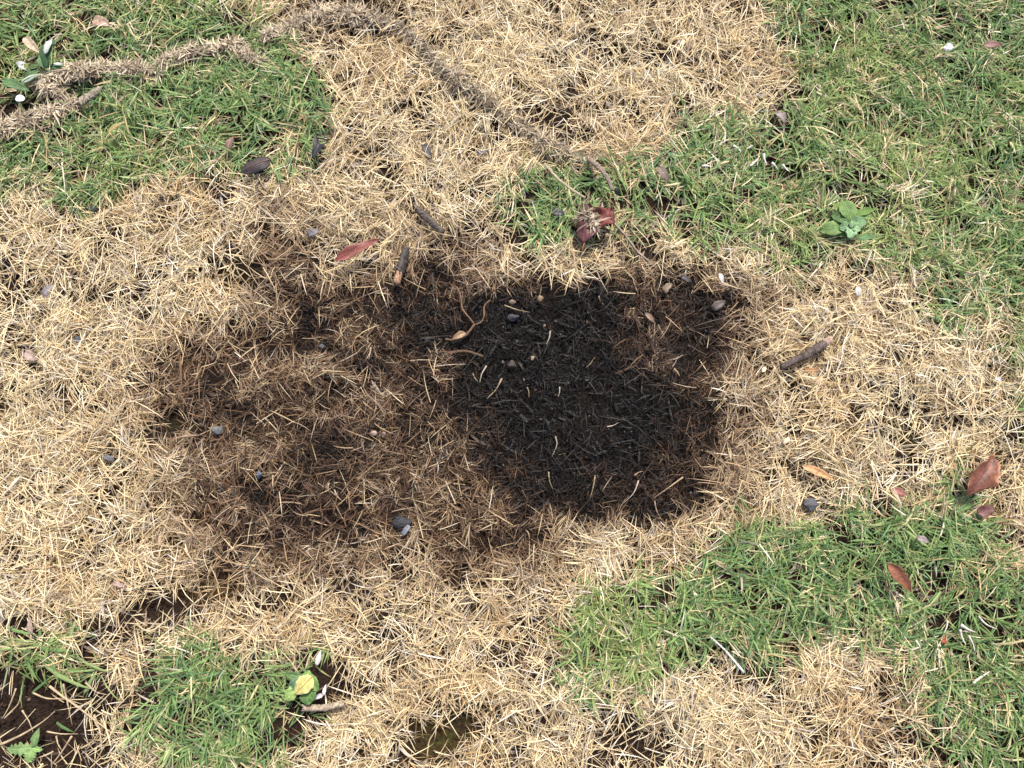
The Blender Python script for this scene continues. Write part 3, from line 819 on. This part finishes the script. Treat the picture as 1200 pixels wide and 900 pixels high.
weed(360, 797, [
    ((358, 792), (334, 788), 10, 'lance', (0.11, 0.19, 0.07), 0.003, {}),
    ((359, 791), (340, 806), 12, 'ovate', (0.12, 0.20, 0.11), 0.008, dict(coledge=(0.16, 0.25, 0.15))),
    ((349, 803), (337, 820), 13, 'ovate', (0.27, 0.38, 0.12), 0.007, {}),
    ((365, 801), (361, 824), 19, 'ovate', (0.13, 0.23, 0.075), 0.006, dict(fold=0.05)),
    ((363, 789), (374, 808), 13, 'ovate', (0.18, 0.30, 0.09), 0.009, {}),
    ((360, 796), (364, 784), 11, 'ovate', (0.19, 0.31, 0.09), 0.008, {}),
    ((368, 791), (347, 812), 19, 'lance', (0.55, 0.49, 0.17), 0.014, dict(fold=0.15, coledge=(0.60, 0.56, 0.24), label='yellowed leaf', ribcol=(0.42, 0.34, 0.15))),
], 'small green weed with one yellow leaf at the grass clump edge')
weed(34, 880, [
    ((34, 880), (1, 881), 13, 'tooth', (0.20, 0.30, 0.12), 0.004, dict(nu=25, fold=0.15)),
    ((34, 878), (40, 856), 9, 'lance', (0.15, 0.24, 0.09), 0.008, {}),
    ((34, 880), (26, 898), 12, 'tooth', (0.22, 0.33, 0.12), 0.006, dict(nu=25, fold=0.15)),
    ((34, 880), (44, 882), 7, 'lance', (0.22, 0.36, 0.12), 0.008, {}),
], 'bright green seedling with toothed leaves on bare soil', z=0.012)

# ridges of litter: outlines
LITTER = [
    ([([(-60, 205), (-25, 182), (0, 160), (25, 147), (50, 137), (74, 130), (92, 119)], (30, 30, 32, 28, 26, 18), 0.014)],
     'thick grey brown ridge of chopped dry litter ending at the grey stub', 20000, {}),
    ([([(48, 104), (56, 95), (80, 90), (105, 84), (135, 82), (165, 84), (190, 86)], (16, 22, 28, 24, 22, 16), 0.014),
      ([(186, 78), (205, 70), (235, 64), (262, 58), (285, 52)], (16, 22, 20, 18), 0.012), ([(275, 62), (295, 70), (308, 74)], (14, 16, 10), 0.012),
      ([(312, 46), (335, 36), (352, 26), (372, 16), (395, 12), (425, 16), (455, 24)], (14, 20, 28, 36, 30, 20), 0.014),
      ([(50, 100), (62, 108), (75, 114)], (16, 18, 12), 0.012)],
     'broken ridge of chopped dry litter running beside the broad leaved weed', 20000, {}),
    ([([(450, 22), (480, 40), (505, 66), (530, 90), (560, 110), (585, 130), (605, 148), (640, 168), (672, 184), (695, 192)],
       (20, 18, 17, 16, 16, 22, 24, 20, 16, 12), 0.010)],
     'thin grey trail of litter across straw towards the maroon leaf', 11500, dict(tone=0.82, mound=False, zoff=0.017)),
    ([([(680, 262), (688, 256), (695, 262), (690, 268), (700, 274)], (14, 18, 16, 12), 0.009)], 'tangle of pale fibres caught on the maroon leaf', 14000,
     dict(name='fibre_tangle', tone=1.0, mound=False, zoff=0.030)),
]
for paths, _, _, kw in LITTER[:2]:
    for pts, wid, _ in paths:
        for i, (a, b) in enumerate(zip(pts[:-1], pts[1:])):
            clear_line(a, b, float(np.interp(i / (len(pts) - 1), np.linspace(0, 1, len(wid)), wid)) * 0.35)

# ------------------------------------------------------------------ grass
clr = np.array(CLEAR)
CLEARF = np.zeros(GX.shape, np.float32)
for x, y, r in clr:
    i0, i1 = int((x - r * 2.2 - X0) / CELL), int((x + r * 2.2 - X0) / CELL) + 2
    j0, j1 = int((y - r * 2.2 - Y0) / CELL), int((y + r * 2.2 - Y0) / CELL) + 2
    i0, j0 = max(i0, 0), max(j0, 0)
    sub = np.s_[j0:j1, i0:i1]
    d = np.hypot(GX[sub] - x, GY[sub] - y)
    CLEARF[sub] = np.maximum(CLEARF[sub], 1 - sstep(r * 0.8, r * 1.35, d))


def blades(mb_, p0, az, el, droop, lat, L, W, roll, c0, c1, fold=False, prof_=(0.75, 1.0, 0.7)):
    """many tapering, bending blades at once"""
    n = len(L)
    if n == 0: return
    ss = np.array([0, 0.36, 0.72, 1.0])
    pos = [p0]
    dirs = []
    for i in range(3):
        sm = (ss[i] + ss[i + 1]) / 2
        e = el - droop * sm
        a = az + lat * sm
        d = np.stack([np.cos(e) * np.cos(a), np.cos(e) * np.sin(a), np.sin(e)], -1)
        dirs.append(d)
        pos.append(pos[-1] + d * (L * (ss[i + 1] - ss[i]))[:, None])
    floor = p0[:, 2] - 0.003
    for P in pos[1:]:
        P[:, 2] = np.maximum(P[:, 2], floor)
    vs_, cs_ = [], []
    for i in range(3):
        a = az + lat * ss[i]
        d = dirs[i]
        side = np.stack([-np.sin(a), np.cos(a), np.zeros(n)], -1)
        nor = np.cross(d, side)
        wv = side * np.cos(roll)[:, None] + nor * np.sin(roll)[:, None]
        up = np.cross(d, wv)
        hw = (W * prof_[i] * 0.5)[:, None]
        cc = c0 * (1 - ss[i]) + c1 * ss[i]
        if fold:
            vs_ += [pos[i] - wv * hw, pos[i] + up * hw * 0.35, pos[i] + wv * hw]
            cs_ += [cc, cc * 1.12, cc]
        else:
            vs_ += [pos[i] - wv * hw, pos[i] + wv * hw]
            cs_ += [cc, cc]
    vs_.append(pos[3]); cs_.append(c1)
    k = len(vs_)
    V = np.stack(vs_, 1).reshape(-1, 3)
    C = np.stack(cs_, 1).reshape(-1, 3)
    b = (np.arange(n) * k)[:, None]
    if fold:
        qs = np.array([[0, 1, 4, 3], [1, 2, 5, 4], [3, 4, 7, 6], [4, 5, 8, 7]])
        ts = np.array([[6, 7, 9], [7, 8, 9]])
    else:
        qs = np.array([[0, 1, 3, 2], [2, 3, 5, 4]])
        ts = np.array([[4, 5, 6]])
    mb_.add(V, C, t=(b[:, None] + ts[None]).reshape(-1, 3), q=(b[:, None] + qs[None]).reshape(-1, 4))


def U(a, b, n):
    return rng.uniform(a, b, n)


def free(x, y, az, L, hollow=0.45):
    """few blades lie across the open hollows"""
    ok = np.ones(len(x), bool)
    for f in (0.5, 0.85):
        mx_, my_ = x + np.cos(az) * L * f, y + np.sin(az) * L * f
        ok &= rng.random(len(x)) > sstep(0.35, 1.0, sample(bare, mx_, my_)) * hollow
    return ok


def pressed(x, y, az, L):
    """how far a blade is pressed down under something lying on the lawn"""
    c_ = sample(CLEARF, x, y)
    for f in (0.35, 0.7, 1.0):
        c_ = np.maximum(c_, sample(CLEARF, x + np.cos(az) * L * f, y + np.sin(az) * L * f))
    return np.where(rng.random(len(x)) < 0.07, 0.0, c_)


def pick(cols, w, n):
    cols = np.array(cols, float)
    i = rng.choice(len(cols), n, p=np.array(w) / np.sum(w))
    return cols[i] * rng.normal(1, 0.10, (n, 1)).clip(0.7, 1.3)


STRAW = [(0.68, 0.545, 0.315), (0.77, 0.65, 0.42), (0.47, 0.335, 0.175), (0.46, 0.395, 0.33), (0.80, 0.73, 0.60)]
STRAW_W = [4, 3.2, 2.0, 1.3, 0.8]
RAMP_S = np.array([0, 0.14, 0.32, 0.5, 0.68, 0.85, 1.0])
RAMP_C = np.array([(1, 1, 1), (0.92, 0.89, 0.85), (0.56, 0.49, 0.44), (0.27, 0.195, 0.16), (0.105, 0.072, 0.060), (0.020, 0.016, 0.016), (0.0072, 0.0088, 0.0130)])


def scorched(c, s):
    k = np.stack([np.interp(s, RAMP_S, RAMP_C[:, j]) for j in range(3)], -1)
    flat = np.array((0.60, 0.47, 0.32))
    t = np.clip(s * 1.2, 0, 1)[:, None]
    return (c * (1 - t) + flat * t) * k


A_LAWN = (X1 - X0) * (Y1 - Y0)


def scatter(per_m2, margin_keep=0.55):
    n = int(per_m2 * A_LAWN)
    x, y = U(X0, X1, n), U(Y0, Y1, n)
    # thinner beyond the part of the lawn in the picture
    out_ = (np.abs(x) > 0.93) | (y < -0.66) | (y > 0.74)
    keep = ~out_ | (rng.random(n) < margin_keep)
    return x[keep], y[keep]


straw, scor, char_ = MB(), MB(), MB()
gmb = {k: MB() for k in GREEN}


def emit_dead(x, y, z, az, el, droop, lat, L, W, roll, s, c, tipc=None):
    """sends each dead blade to the straw, scorched or charred mass by how far the fire took it"""
    ok = free(x, y, az, L)
    x, y, z, az, el, droop, lat, L, W, roll, s, c = (v[ok] for v in (x, y, z, az, el, droop, lat, L, W, roll, s, c))
    pr = pressed(x, y, az, L)
    g0 = sample(HGT, x, y)
    z = g0 + (z - g0) * (1 - 0.72 * pr)
    el = el * (1 - 0.85 * pr)
    droop = droop * (1 - 0.6 * pr)
    s = np.clip(s, 0, 1)
    c0 = scorched(c, s)
    c1 = scorched(c * (rng.uniform(0.85, 1.12, (len(s), 1))), np.clip(s + rng.normal(0, 0.05, len(s)), 0, 1))
    p = np.stack([x, y, z], -1)
    for mb_, m in ((straw, s < 0.3), (scor, (s >= 0.3) & (s < 0.78)), (char_, s >= 0.78)):
        blades(mb_, p[m], az[m], el[m], droop[m], lat[m], L[m], W[m], roll[m], c0[m], c1[m])


# -- thatch lying flat on the soil
x, y = scatter(8000)
n = len(x)
b_, g_, s_ = sample(bare, x, y), sample(green_all, x, y), sample(scorch, x, y)
keep = rng.random(n) > np.clip(b_ * 1.2, 0, 0.88)
keep &= rng.random(n) < np.clip(0.35 + 1.6 * (sample(gap, x, y) - 0.33), 0.08, 1)
x, y, s_, g_ = x[keep], y[keep], s_[keep], g_[keep]
n = len(x)
c = pick([(0.24, 0.18, 0.135), (0.11, 0.078, 0.055), (0.32, 0.24, 0.16), (0.50, 0.45, 0.42)], [3, 4, 1.4, 1.2], n)
emit_dead(x, y, sample(HGT, x, y) + U(0.001, 0.007, n), U(0, 6.28, n), U(-0.05, 0.18, n), U(-0.1, 0.2, n), U(-0.6, 0.6, n), U(0.012, 0.034, n), U(0.0016, 0.0042, n),
          U(-0.5, 0.5, n), s_ + rng.normal(0, 0.07, n), c)

# -- dead tufts
x, y = scatter(22500, 0.33)
n = len(x)
b_, g_, s_, gp, cl = (sample(F, x, y) for F in (bare, green_all, scorch, gap, CLEARF))
keep = rng.random(n) > np.clip(b_ * 1.15, 0, 0.97)
keep &= rng.random(n) > g_ * (0.75 + 0.19 * sample(lush, x, y))
keep &= rng.random(n) < np.clip(0.10 + 3.6 * (gp - 0.35), 0.04, 1)
keep &= rng.random(n) > cl * 0.45
keep &= rng.random(n) > sstep(0.75, 1.0, s_) * 0.25
tx, ty = x[keep], y[keep]
nt_ = len(tx)
k = rng.integers(4, 9, nt_)
ti = np.repeat(np.arange(nt_), k)
n = len(ti)
t_az, t_spread = U(0, 6.28, nt_), np.where(rng.random(nt_) < 0.55, 6.28, U(0.6, 1.6, nt_))
t_h = np.abs(rng.normal(0.010, 0.006, nt_)).clip(0.001, 0.026)
t_c = rng.normal(1, 0.09, (nt_, 1))
s_t = sample(scorch, tx, ty)
g_t = sample(green_all, tx, ty)
s_b = (s_t + rng.normal(0, 0.19, nt_) * np.clip(s_t * 4, 0.15, 1) * (1 - 0.6 * sstep(0.8, 1, s_t)))[ti] + rng.normal(0, 0.07, n)
surv = rng.random(n) < 0.20 * (s_t[ti] < 0.72) + 0.002
s_b = np.where(surv & (s_b > 0.3), s_b * 0.35, s_b)
burnt = np.clip(s_t[ti], 0, 1)
L = rng.normal(0.0260, 0.0085, n).clip(0.008, 0.056) * (1 - 0.45 * burnt)
W = rng.normal(0.00106, 0.00034, n).clip(0.0006, 0.0026) * (1 - 0.30 * burnt)
az = t_az[ti] + (rng.random(n) - 0.5) * t_spread[ti]
el = np.abs(rng.normal(0.22, 0.24, n)).clip(0.0, 1.1)
droop = el * U(0.4, 1.5, n) + U(-0.1, 0.15, n)
lat = rng.normal(0, 0.22 + 0.65 * burnt, n)
xx, yy = tx[ti] + rng.normal(0, 0.003, n), ty[ti] + rng.normal(0, 0.003, n)
z = sample(HGT, tx, ty)[ti] + t_h[ti] * (1 - 0.6 * burnt) + U(0, 0.003, n)
c = pick(STRAW, STRAW_W, n) * t_c[ti]
old_shaded = (rng.random(nt_) < 0.27)[ti]
c[old_shaded] *= np.array((0.62, 0.54, 0.48))  # aged brown-grey tone, with the lower layer's shade painted into these sunken tufts
z[old_shaded] -= 0.4 * t_h[ti][old_shaded]
brn = (sample(fbm(GX, GY, 0.10, 301, 3), tx, ty)[ti] - 0.5).clip(-0.3, 0.3)[:, None]
c = c * (1 - brn * np.array((0.35, 0.55, 0.8)))
c = np.where(((s_t[ti] > 0.25) & (s_b < 0.3))[:, None], c * np.array((0.74, 0.74, 0.80)), c)
emit_dead(xx, yy, z, az, el, droop, lat, L, W, U(-0.9, 0.9, n), s_b, c)

# -- loose single blades lying over the top of the straw
x, y = scatter(12500, 0.4)
n = len(x)
b_, g_, s_, gp, cl = (sample(F, x, y) for F in (bare, green_all, scorch, gap, CLEARF))
keep = (rng.random(n) > b_ * 0.95) & (rng.random(n) > g_ * (0.86 + 0.10 * sample(lush, x, y))) & (rng.random(n) > cl * 0.9) & (rng.random(n) > s_ * 0.8)
x, y, s_ = x[keep], y[keep], s_[keep]
n = len(x)
surv = rng.random(n) < 0.22 * (s_ < 0.8)
s_ = np.where(surv, s_ * 0.4, s_)
emit_dead(x, y, sample(HGT, x, y) + rng.normal(0.018, 0.005, n).clip(0.006, 0.032), U(0, 6.28, n), U(-0.08, 0.2, n), U(0, 0.4, n), rng.normal(0, 0.24, n),
          rng.normal(0.031, 0.009, n).clip(0.012, 0.058), U(0.0008, 0.0014, n), U(-0.8, 0.8, n), s_ + rng.normal(0, 0.08, n), pick(STRAW, [4, 4, 1.5, 0.5, 1.2], n))

# -- fine hair of scorched fibres
x, y = scatter(34000, 0.05)
n = len(x)
s_ = sample(scorch, x, y)
keep = (rng.random(n) < sstep(0.25, 0.6, s_) * 0.85) & (rng.random(n) > sample(CLEARF, x, y) * 0.8) & (rng.random(n) > sample(bare, x, y))
x, y, s_ = x[keep], y[keep], s_[keep]
n = len(x)
emit_dead(x, y, sample(HGT, x, y) + U(0.002, 0.014, n), U(0, 6.28, n), U(-0.1, 0.5, n), U(0, 0.9, n), rng.normal(0, 0.9, n), U(0.010, 0.028, n), U(0.0007, 0.0016, n),
          U(-1.5, 1.5, n), s_ + rng.normal(0.03, 0.10, n), pick(STRAW, STRAW_W, n))

# -- green tufts
x, y = scatter(12500, 0.33)
n = len(x)
b_, gp, cl = (sample(F, x, y) for F in (bare, gap, CLEARF))
keep = rng.random(n) > np.clip(b_ * 1.0, 0, 0.95)
keep &= rng.random(n) < np.clip(0.35 + 2.2 * (gp - 0.30), 0.15, 1)
keep &= rng.random(n) > cl * 0.5
x, y = x[keep], y[keep]
GRN = [(0.130, 0.240, 0.072), (0.195, 0.315, 0.100), (0.29, 0.385, 0.14), (0.105, 0.215, 0.098), (0.42, 0.45, 0.22)]
yell = fbm(GX, GY, 0.12, 404, 3)
yell += 0.22 * blobs([(60, 40, 140, 70, 1.0), (300, 20, 80, 40, .8), (1000, 60, 100, 60, .5), (1100, 240, 90, 60, .4)])
for key, F in GREEN.items():
    pr = sample(F, x, y)
    m = rng.random(len(x)) < pr
    tx, ty = x[m], y[m]
    nt_ = len(tx)
    k = rng.integers(4, 9, nt_)
    ti = np.repeat(np.arange(nt_), k)
    n = len(ti)
    t_az, t_spread = U(0, 6.28, nt_), np.where(rng.random(nt_) < 0.6, 6.28, U(0.7, 1.8, nt_))
    el = np.abs(rng.normal(0.50, 0.32, n)).clip(0.02, 1.3)
    droop = U(0.1, 1.1, n)
    L = rng.normal(0.030, 0.010, n).clip(0.010, 0.062)
    W = rng.normal(0.0019, 0.0005, n).clip(0.0010, 0.0040)
    yl = sample(yell, tx, ty)[ti]
    lu = sample(lush, tx, ty)[ti]
    c = pick(GRN, [4, 3.4, 1.6, 2.4, 0.7], n)
    t = np.clip((yl - 0.51) * 2.0 - 0.6 * lu + rng.normal(0, 0.13, n), 0, 0.85)[:, None]
    c = c * (1 - t) + np.array((0.30, 0.37, 0.11)) * t * rng.normal(1, 0.1, (n, 1))
    dead = rng.random(n) < 0.08 * (1 - 0.5 * lu)
    c[dead] = pick(STRAW, STRAW_W, int(dead.sum()))
    c0 = c * 0.75 + np.array((0.30, 0.34, 0.16)) * 0.25
    c1 = c * U(0.9, 1.15, n)[:, None]
    brown_tip = rng.random(n) < 0.09
    c1[brown_tip] = np.array((0.36, 0.27, 0.12))
    z = sample(HGT, tx, ty)[ti] + U(0.001, 0.010, n) + 0.004
    p = np.stack([tx[ti] + rng.normal(0, 0.002, n), ty[ti] + rng.normal(0, 0.002, n), z], -1)
    az = t_az[ti] + (rng.random(n) - 0.5) * t_spread[ti]
    L = L * (1 + 0.15 * lu)
    ok = free(p[:, 0], p[:, 1], az, L, 0.5)
    pz = pressed(p[:, 0], p[:, 1], az, L)
    p[:, 2] -= U(0.002, 0.010, n) * pz
    el = el * (1 - 0.88 * pz)
    droop = droop * (1 - 0.7 * pz)
    blades(gmb[key], p[ok], az[ok], el[ok], droop[ok], rng.normal(0, 0.25, n)[ok], L[ok], W[ok], U(-0.5, 0.5, n)[ok], c0[ok], c1[ok], fold=True,
           prof_=(0.7, 1.0, 0.68))

# long arching blades reaching over the bare soil
long_ = [((39, 756), (86, 765), 5.5), ((51, 780), (108, 811), 5.0), ((30, 770), (45, 800), 4.0), ((66, 740), (52, 775), 4.5), ((88, 728), (80, 760), 4.0), ((8, 735), (40, 745), 4.0),
         ((62, 772), (68, 800), 4.0), ((110, 790), (95, 815), 3.5), ((58, 851), (78, 863), 4.0), ((30, 815), (60, 793), 3.0), ((45, 735), (52, 760), 4.0), ((90, 770), (130, 790), 3.5)]
for (a, b, w) in long_:
    xa, ya = G(*a, 0.02); xb, yb = G(*b, 0.02)
    Ln = math.hypot(xb - xa, yb - ya)
    m = mpp(*a)
    cc = pick(GRN[:3], [2, 3, 3], 1)
    blades(gmb['tuft'], np.array([[xa, ya, hz(xa, ya) + 0.016]]), np.array([math.atan2(yb - ya, xb - xa)]), np.array([0.4]), np.array([0.75]), np.array([0.1]),
           np.array([Ln * 1.06]), np.array([w * m]), np.array([0.1]), cc * 0.8 + 0.03, cc, fold=True)

o = straw.build('dry_grass', M_STRAW)
tag(o, 'bleached straw coloured dead grass covering most of the lawn', 'dry grass', kind='stuff')
o = scor.build('scorched_grass', M_SCORCH)
tag(o, 'singed brown grass surrounding the black burnt patch', 'scorched grass', kind='stuff')
o = char_.build('charred_grass', M_CHAR)
tag(o, 'black charred grass in the middle of the burn', 'charred grass', kind='stuff')
GL = {'ridge': 'green grass patch crossed by the grey ridge of dry litter', 'corner': 'wide green grass patch around the pale weed rosette',
      'slope': 'deep green grass patch with the rust coloured leaf strip', 'clump': 'small dense green clump beside the weed with a yellow leaf',
      'tuft': 'sparse long green blades beside the bare soil'}
for key, mb_ in gmb.items():
    o = mb_.build('green_grass', M_GREEN)
    tag(o, GL[key], 'green grass', kind='stuff')

# ------------------------------------------------------------------ ridge of chopped dry litter


def litter_ridge(paths, label, per_m, name='dry_litter', tone=1.14, mound=True, zoff=None):
    mb_ = MB()
    for pts, wid, hgt in paths:
        P = resample([G(px, py, 0.02) for px, py in pts], 40)
        d = np.concatenate([[0], np.cumsum(np.linalg.norm(np.diff(P, axis=0), axis=1))])
        Ltot = d[-1]
        m = mpp(*pts[0])
        w = np.interp(np.linspace(0, 1, 40), np.linspace(0, 1, len(wid)), wid) * m * 0.8
        w = w * (0.6 + 0.8 * vnoise(P[:, 0], P[:, 1], 0.026, 500))
        T = np.gradient(P, axis=0); T /= np.linalg.norm(T, axis=1, keepdims=True)
        Nn = np.stack([-T[:, 1], T[:, 0]], 1)
        zb = np.array([hz(a, b) for a, b in P]) + (zoff if zoff is not None else 0.014 if mound else 0.012)
        if mound and Ltot > 0.06:       # packed core
            na = 7
            ang = np.linspace(0, np.pi, na)
            top = np.stack([np.stack([P[i, 0] + Nn[i, 0] * np.cos(ang) * w[i] * 0.30, P[i, 1] + Nn[i, 1] * np.cos(ang) * w[i] * 0.30,
                                      zb[i] - 0.003 + np.sin(ang) * hgt * (0.25 + 0.5 * vnoise(P[i:i + 1, 0], P[i:i + 1, 1], 0.02, 505)) * (0.3 + 0.7 * math.sin(math.pi * (i + 2) / 43))], -1) for i in range(40)])
            shell(top, np.tile(np.array((0.20, 0.15, 0.11)) * tone, (40, na, 1)), 0.001, mb_)
        n = int(per_m * Ltot * (np.mean(w) / 0.03))
        u = U(0, Ltot, n)
        u = u[rng.random(n) < 0.25 + 1.1 * vnoise(u, u * 0, 0.03, 911)]
        n = len(u)
        cr = rng.normal(0, 0.27, n).clip(-0.62, 0.62) + np.where(rng.random(n) < 0.2, rng.normal(0, 0.55, n), 0)
        cr = cr + (vnoise(u, u * 0, 0.022, 901) - 0.5) * 0.45
        ix = np.interp(u, d, np.arange(40))
        px_, py_ = np.interp(ix, np.arange(40), P[:, 0]), np.interp(ix, np.arange(40), P[:, 1])
        nx_, ny_ = np.interp(ix, np.arange(40), Nn[:, 0]), np.interp(ix, np.arange(40), Nn[:, 1])
        ww = np.interp(ix, np.arange(40), w)
        zz = np.interp(ix, np.arange(40), zb)
        zz = zz + (0.55 + 0.7 * vnoise(px_, py_, 0.018, 902)) * hgt * np.sqrt(np.clip(1 - (cr / 0.6) ** 2, 0, 1)) * (0.45 + 0.55 * np.sin(np.pi * np.clip(u / Ltot, 0.06, 0.94))) + U(-0.003, 0.004, n) - 0.010 * np.clip(np.abs(cr) / 0.6, 0, 1.2) ** 2
        c = (0.75 + 0.5 * vnoise(px_, py_, 0.012, 903))[:, None] * pick([(0.38, 0.310, 0.215), (0.48, 0.400, 0.29), (0.17, 0.128, 0.088), (0.56, 0.48, 0.36), (0.28, 0.225, 0.165)], [3, 2.4, 2.4, 1.0, 2.2], n) * tone
        blades(mb_, np.stack([px_ + nx_ * cr * ww, py_ + ny_ * cr * ww, zz], -1), U(0, 6.28, n), U(-0.15, 0.17, n), U(-0.1, 0.35, n), U(-0.8, 0.8, n),
               np.where(rng.random(n) < 0.12, U(0.014, 0.028, n), U(0.004, 0.013, n)), U(0.0009, 0.0024, n), U(-0.8, 0.8, n), c, c * U(0.8, 1.15, n)[:, None])
    o_ = mb_.build(name, M_LITTER)
    return tag(o_, label, 'litter', kind='stuff')


for paths, label, dens, kw in LITTER:
    litter_ridge(paths, label, dens, **kw)

# ------------------------------------------------------------------ crumbs of soil and bits
mb_ = MB()
OCT = np.array([(1, 0, 0), (-1, 0, 0), (0, 1, 0), (0, -1, 0), (0, 0, 1), (0, 0, -1)], float)
OCF = np.array([(0, 2, 4), (2, 1, 4), (1, 3, 4), (3, 0, 4), (2, 0, 5), (1, 2, 5), (3, 1, 5), (0, 3, 5)])
x, y = U(X0, X1, 200000), U(Y0, Y1, 200000)
kp = rng.random(200000) < sample(bare, x, y) ** 1.6 * 0.9 * ((np.abs(x) < 0.95) & (np.abs(y) < 0.75))
x, y = x[kp], y[kp]
n = len(x)
r_ = np.abs(rng.normal(0, 0.0013, n)) + 0.0005
V = OCT[None] * (1 + 0.3 * rng.normal(size=(n, 6, 1))).clip(0.5, 1.6) * r_[:, None, None] + np.stack([x, y, sample(HGT, x, y) + r_ * 0.5], -1)[:, None]
C = np.repeat(pick([(0.026, 0.016, 0.011), (0.042, 0.025, 0.016), (0.015, 0.010, 0.008), (0.10, 0.075, 0.055)], [3, 2, 2, 0.4], n)[:, None], 6, 1)
mb_.add(V.reshape(-1, 3), C.reshape(-1, 3), t=((np.arange(n) * 6)[:, None, None] + OCF[None]).reshape(-1, 3))
o = mb_.build('soil_crumbs', M_CRUMB)
tag(o, 'fine dark crumbs of soil in the bare hollows', 'soil', kind='stuff')


mb_ = MB()
x, y = U(-0.35, 0.40, 60000), U(-0.30, 0.25, 60000)
kp = rng.random(60000) < sstep(0.6, 1.0, sample(scorch, x, y)) * 0.35
x, y = x[kp], y[kp]
n = len(x)
r_ = np.abs(rng.normal(0, 0.0010, n)) + 0.0004
V = OCT[None] * (1 + 0.35 * rng.normal(size=(n, 6, 1))).clip(0.4, 1.7) * r_[:, None, None] + np.stack([x, y, sample(HGT, x, y) + U(0.001, 0.010, n)], -1)[:, None]
C = np.repeat(pick([(0.010, 0.010, 0.011), (0.022, 0.019, 0.018), (0.09, 0.085, 0.085), (0.06, 0.04, 0.028)], [5, 3, 0.5, 0.8], n)[:, None], 6, 1)
mb_.add(V.reshape(-1, 3), C.reshape(-1, 3), t=((np.arange(n) * 6)[:, None, None] + OCF[None]).reshape(-1, 3))
o = mb_.build('ash_crumbs', M_CRUMB)
tag(o, 'crumbs of black ash caught in the charred grass', 'ash', kind='stuff')

if __name__ == '__main__':
    print('TRIANGLES', sum(len(o.data.loops) - 2 * len(o.data.polygons) for o in SC.objects if o.type == 'MESH'))
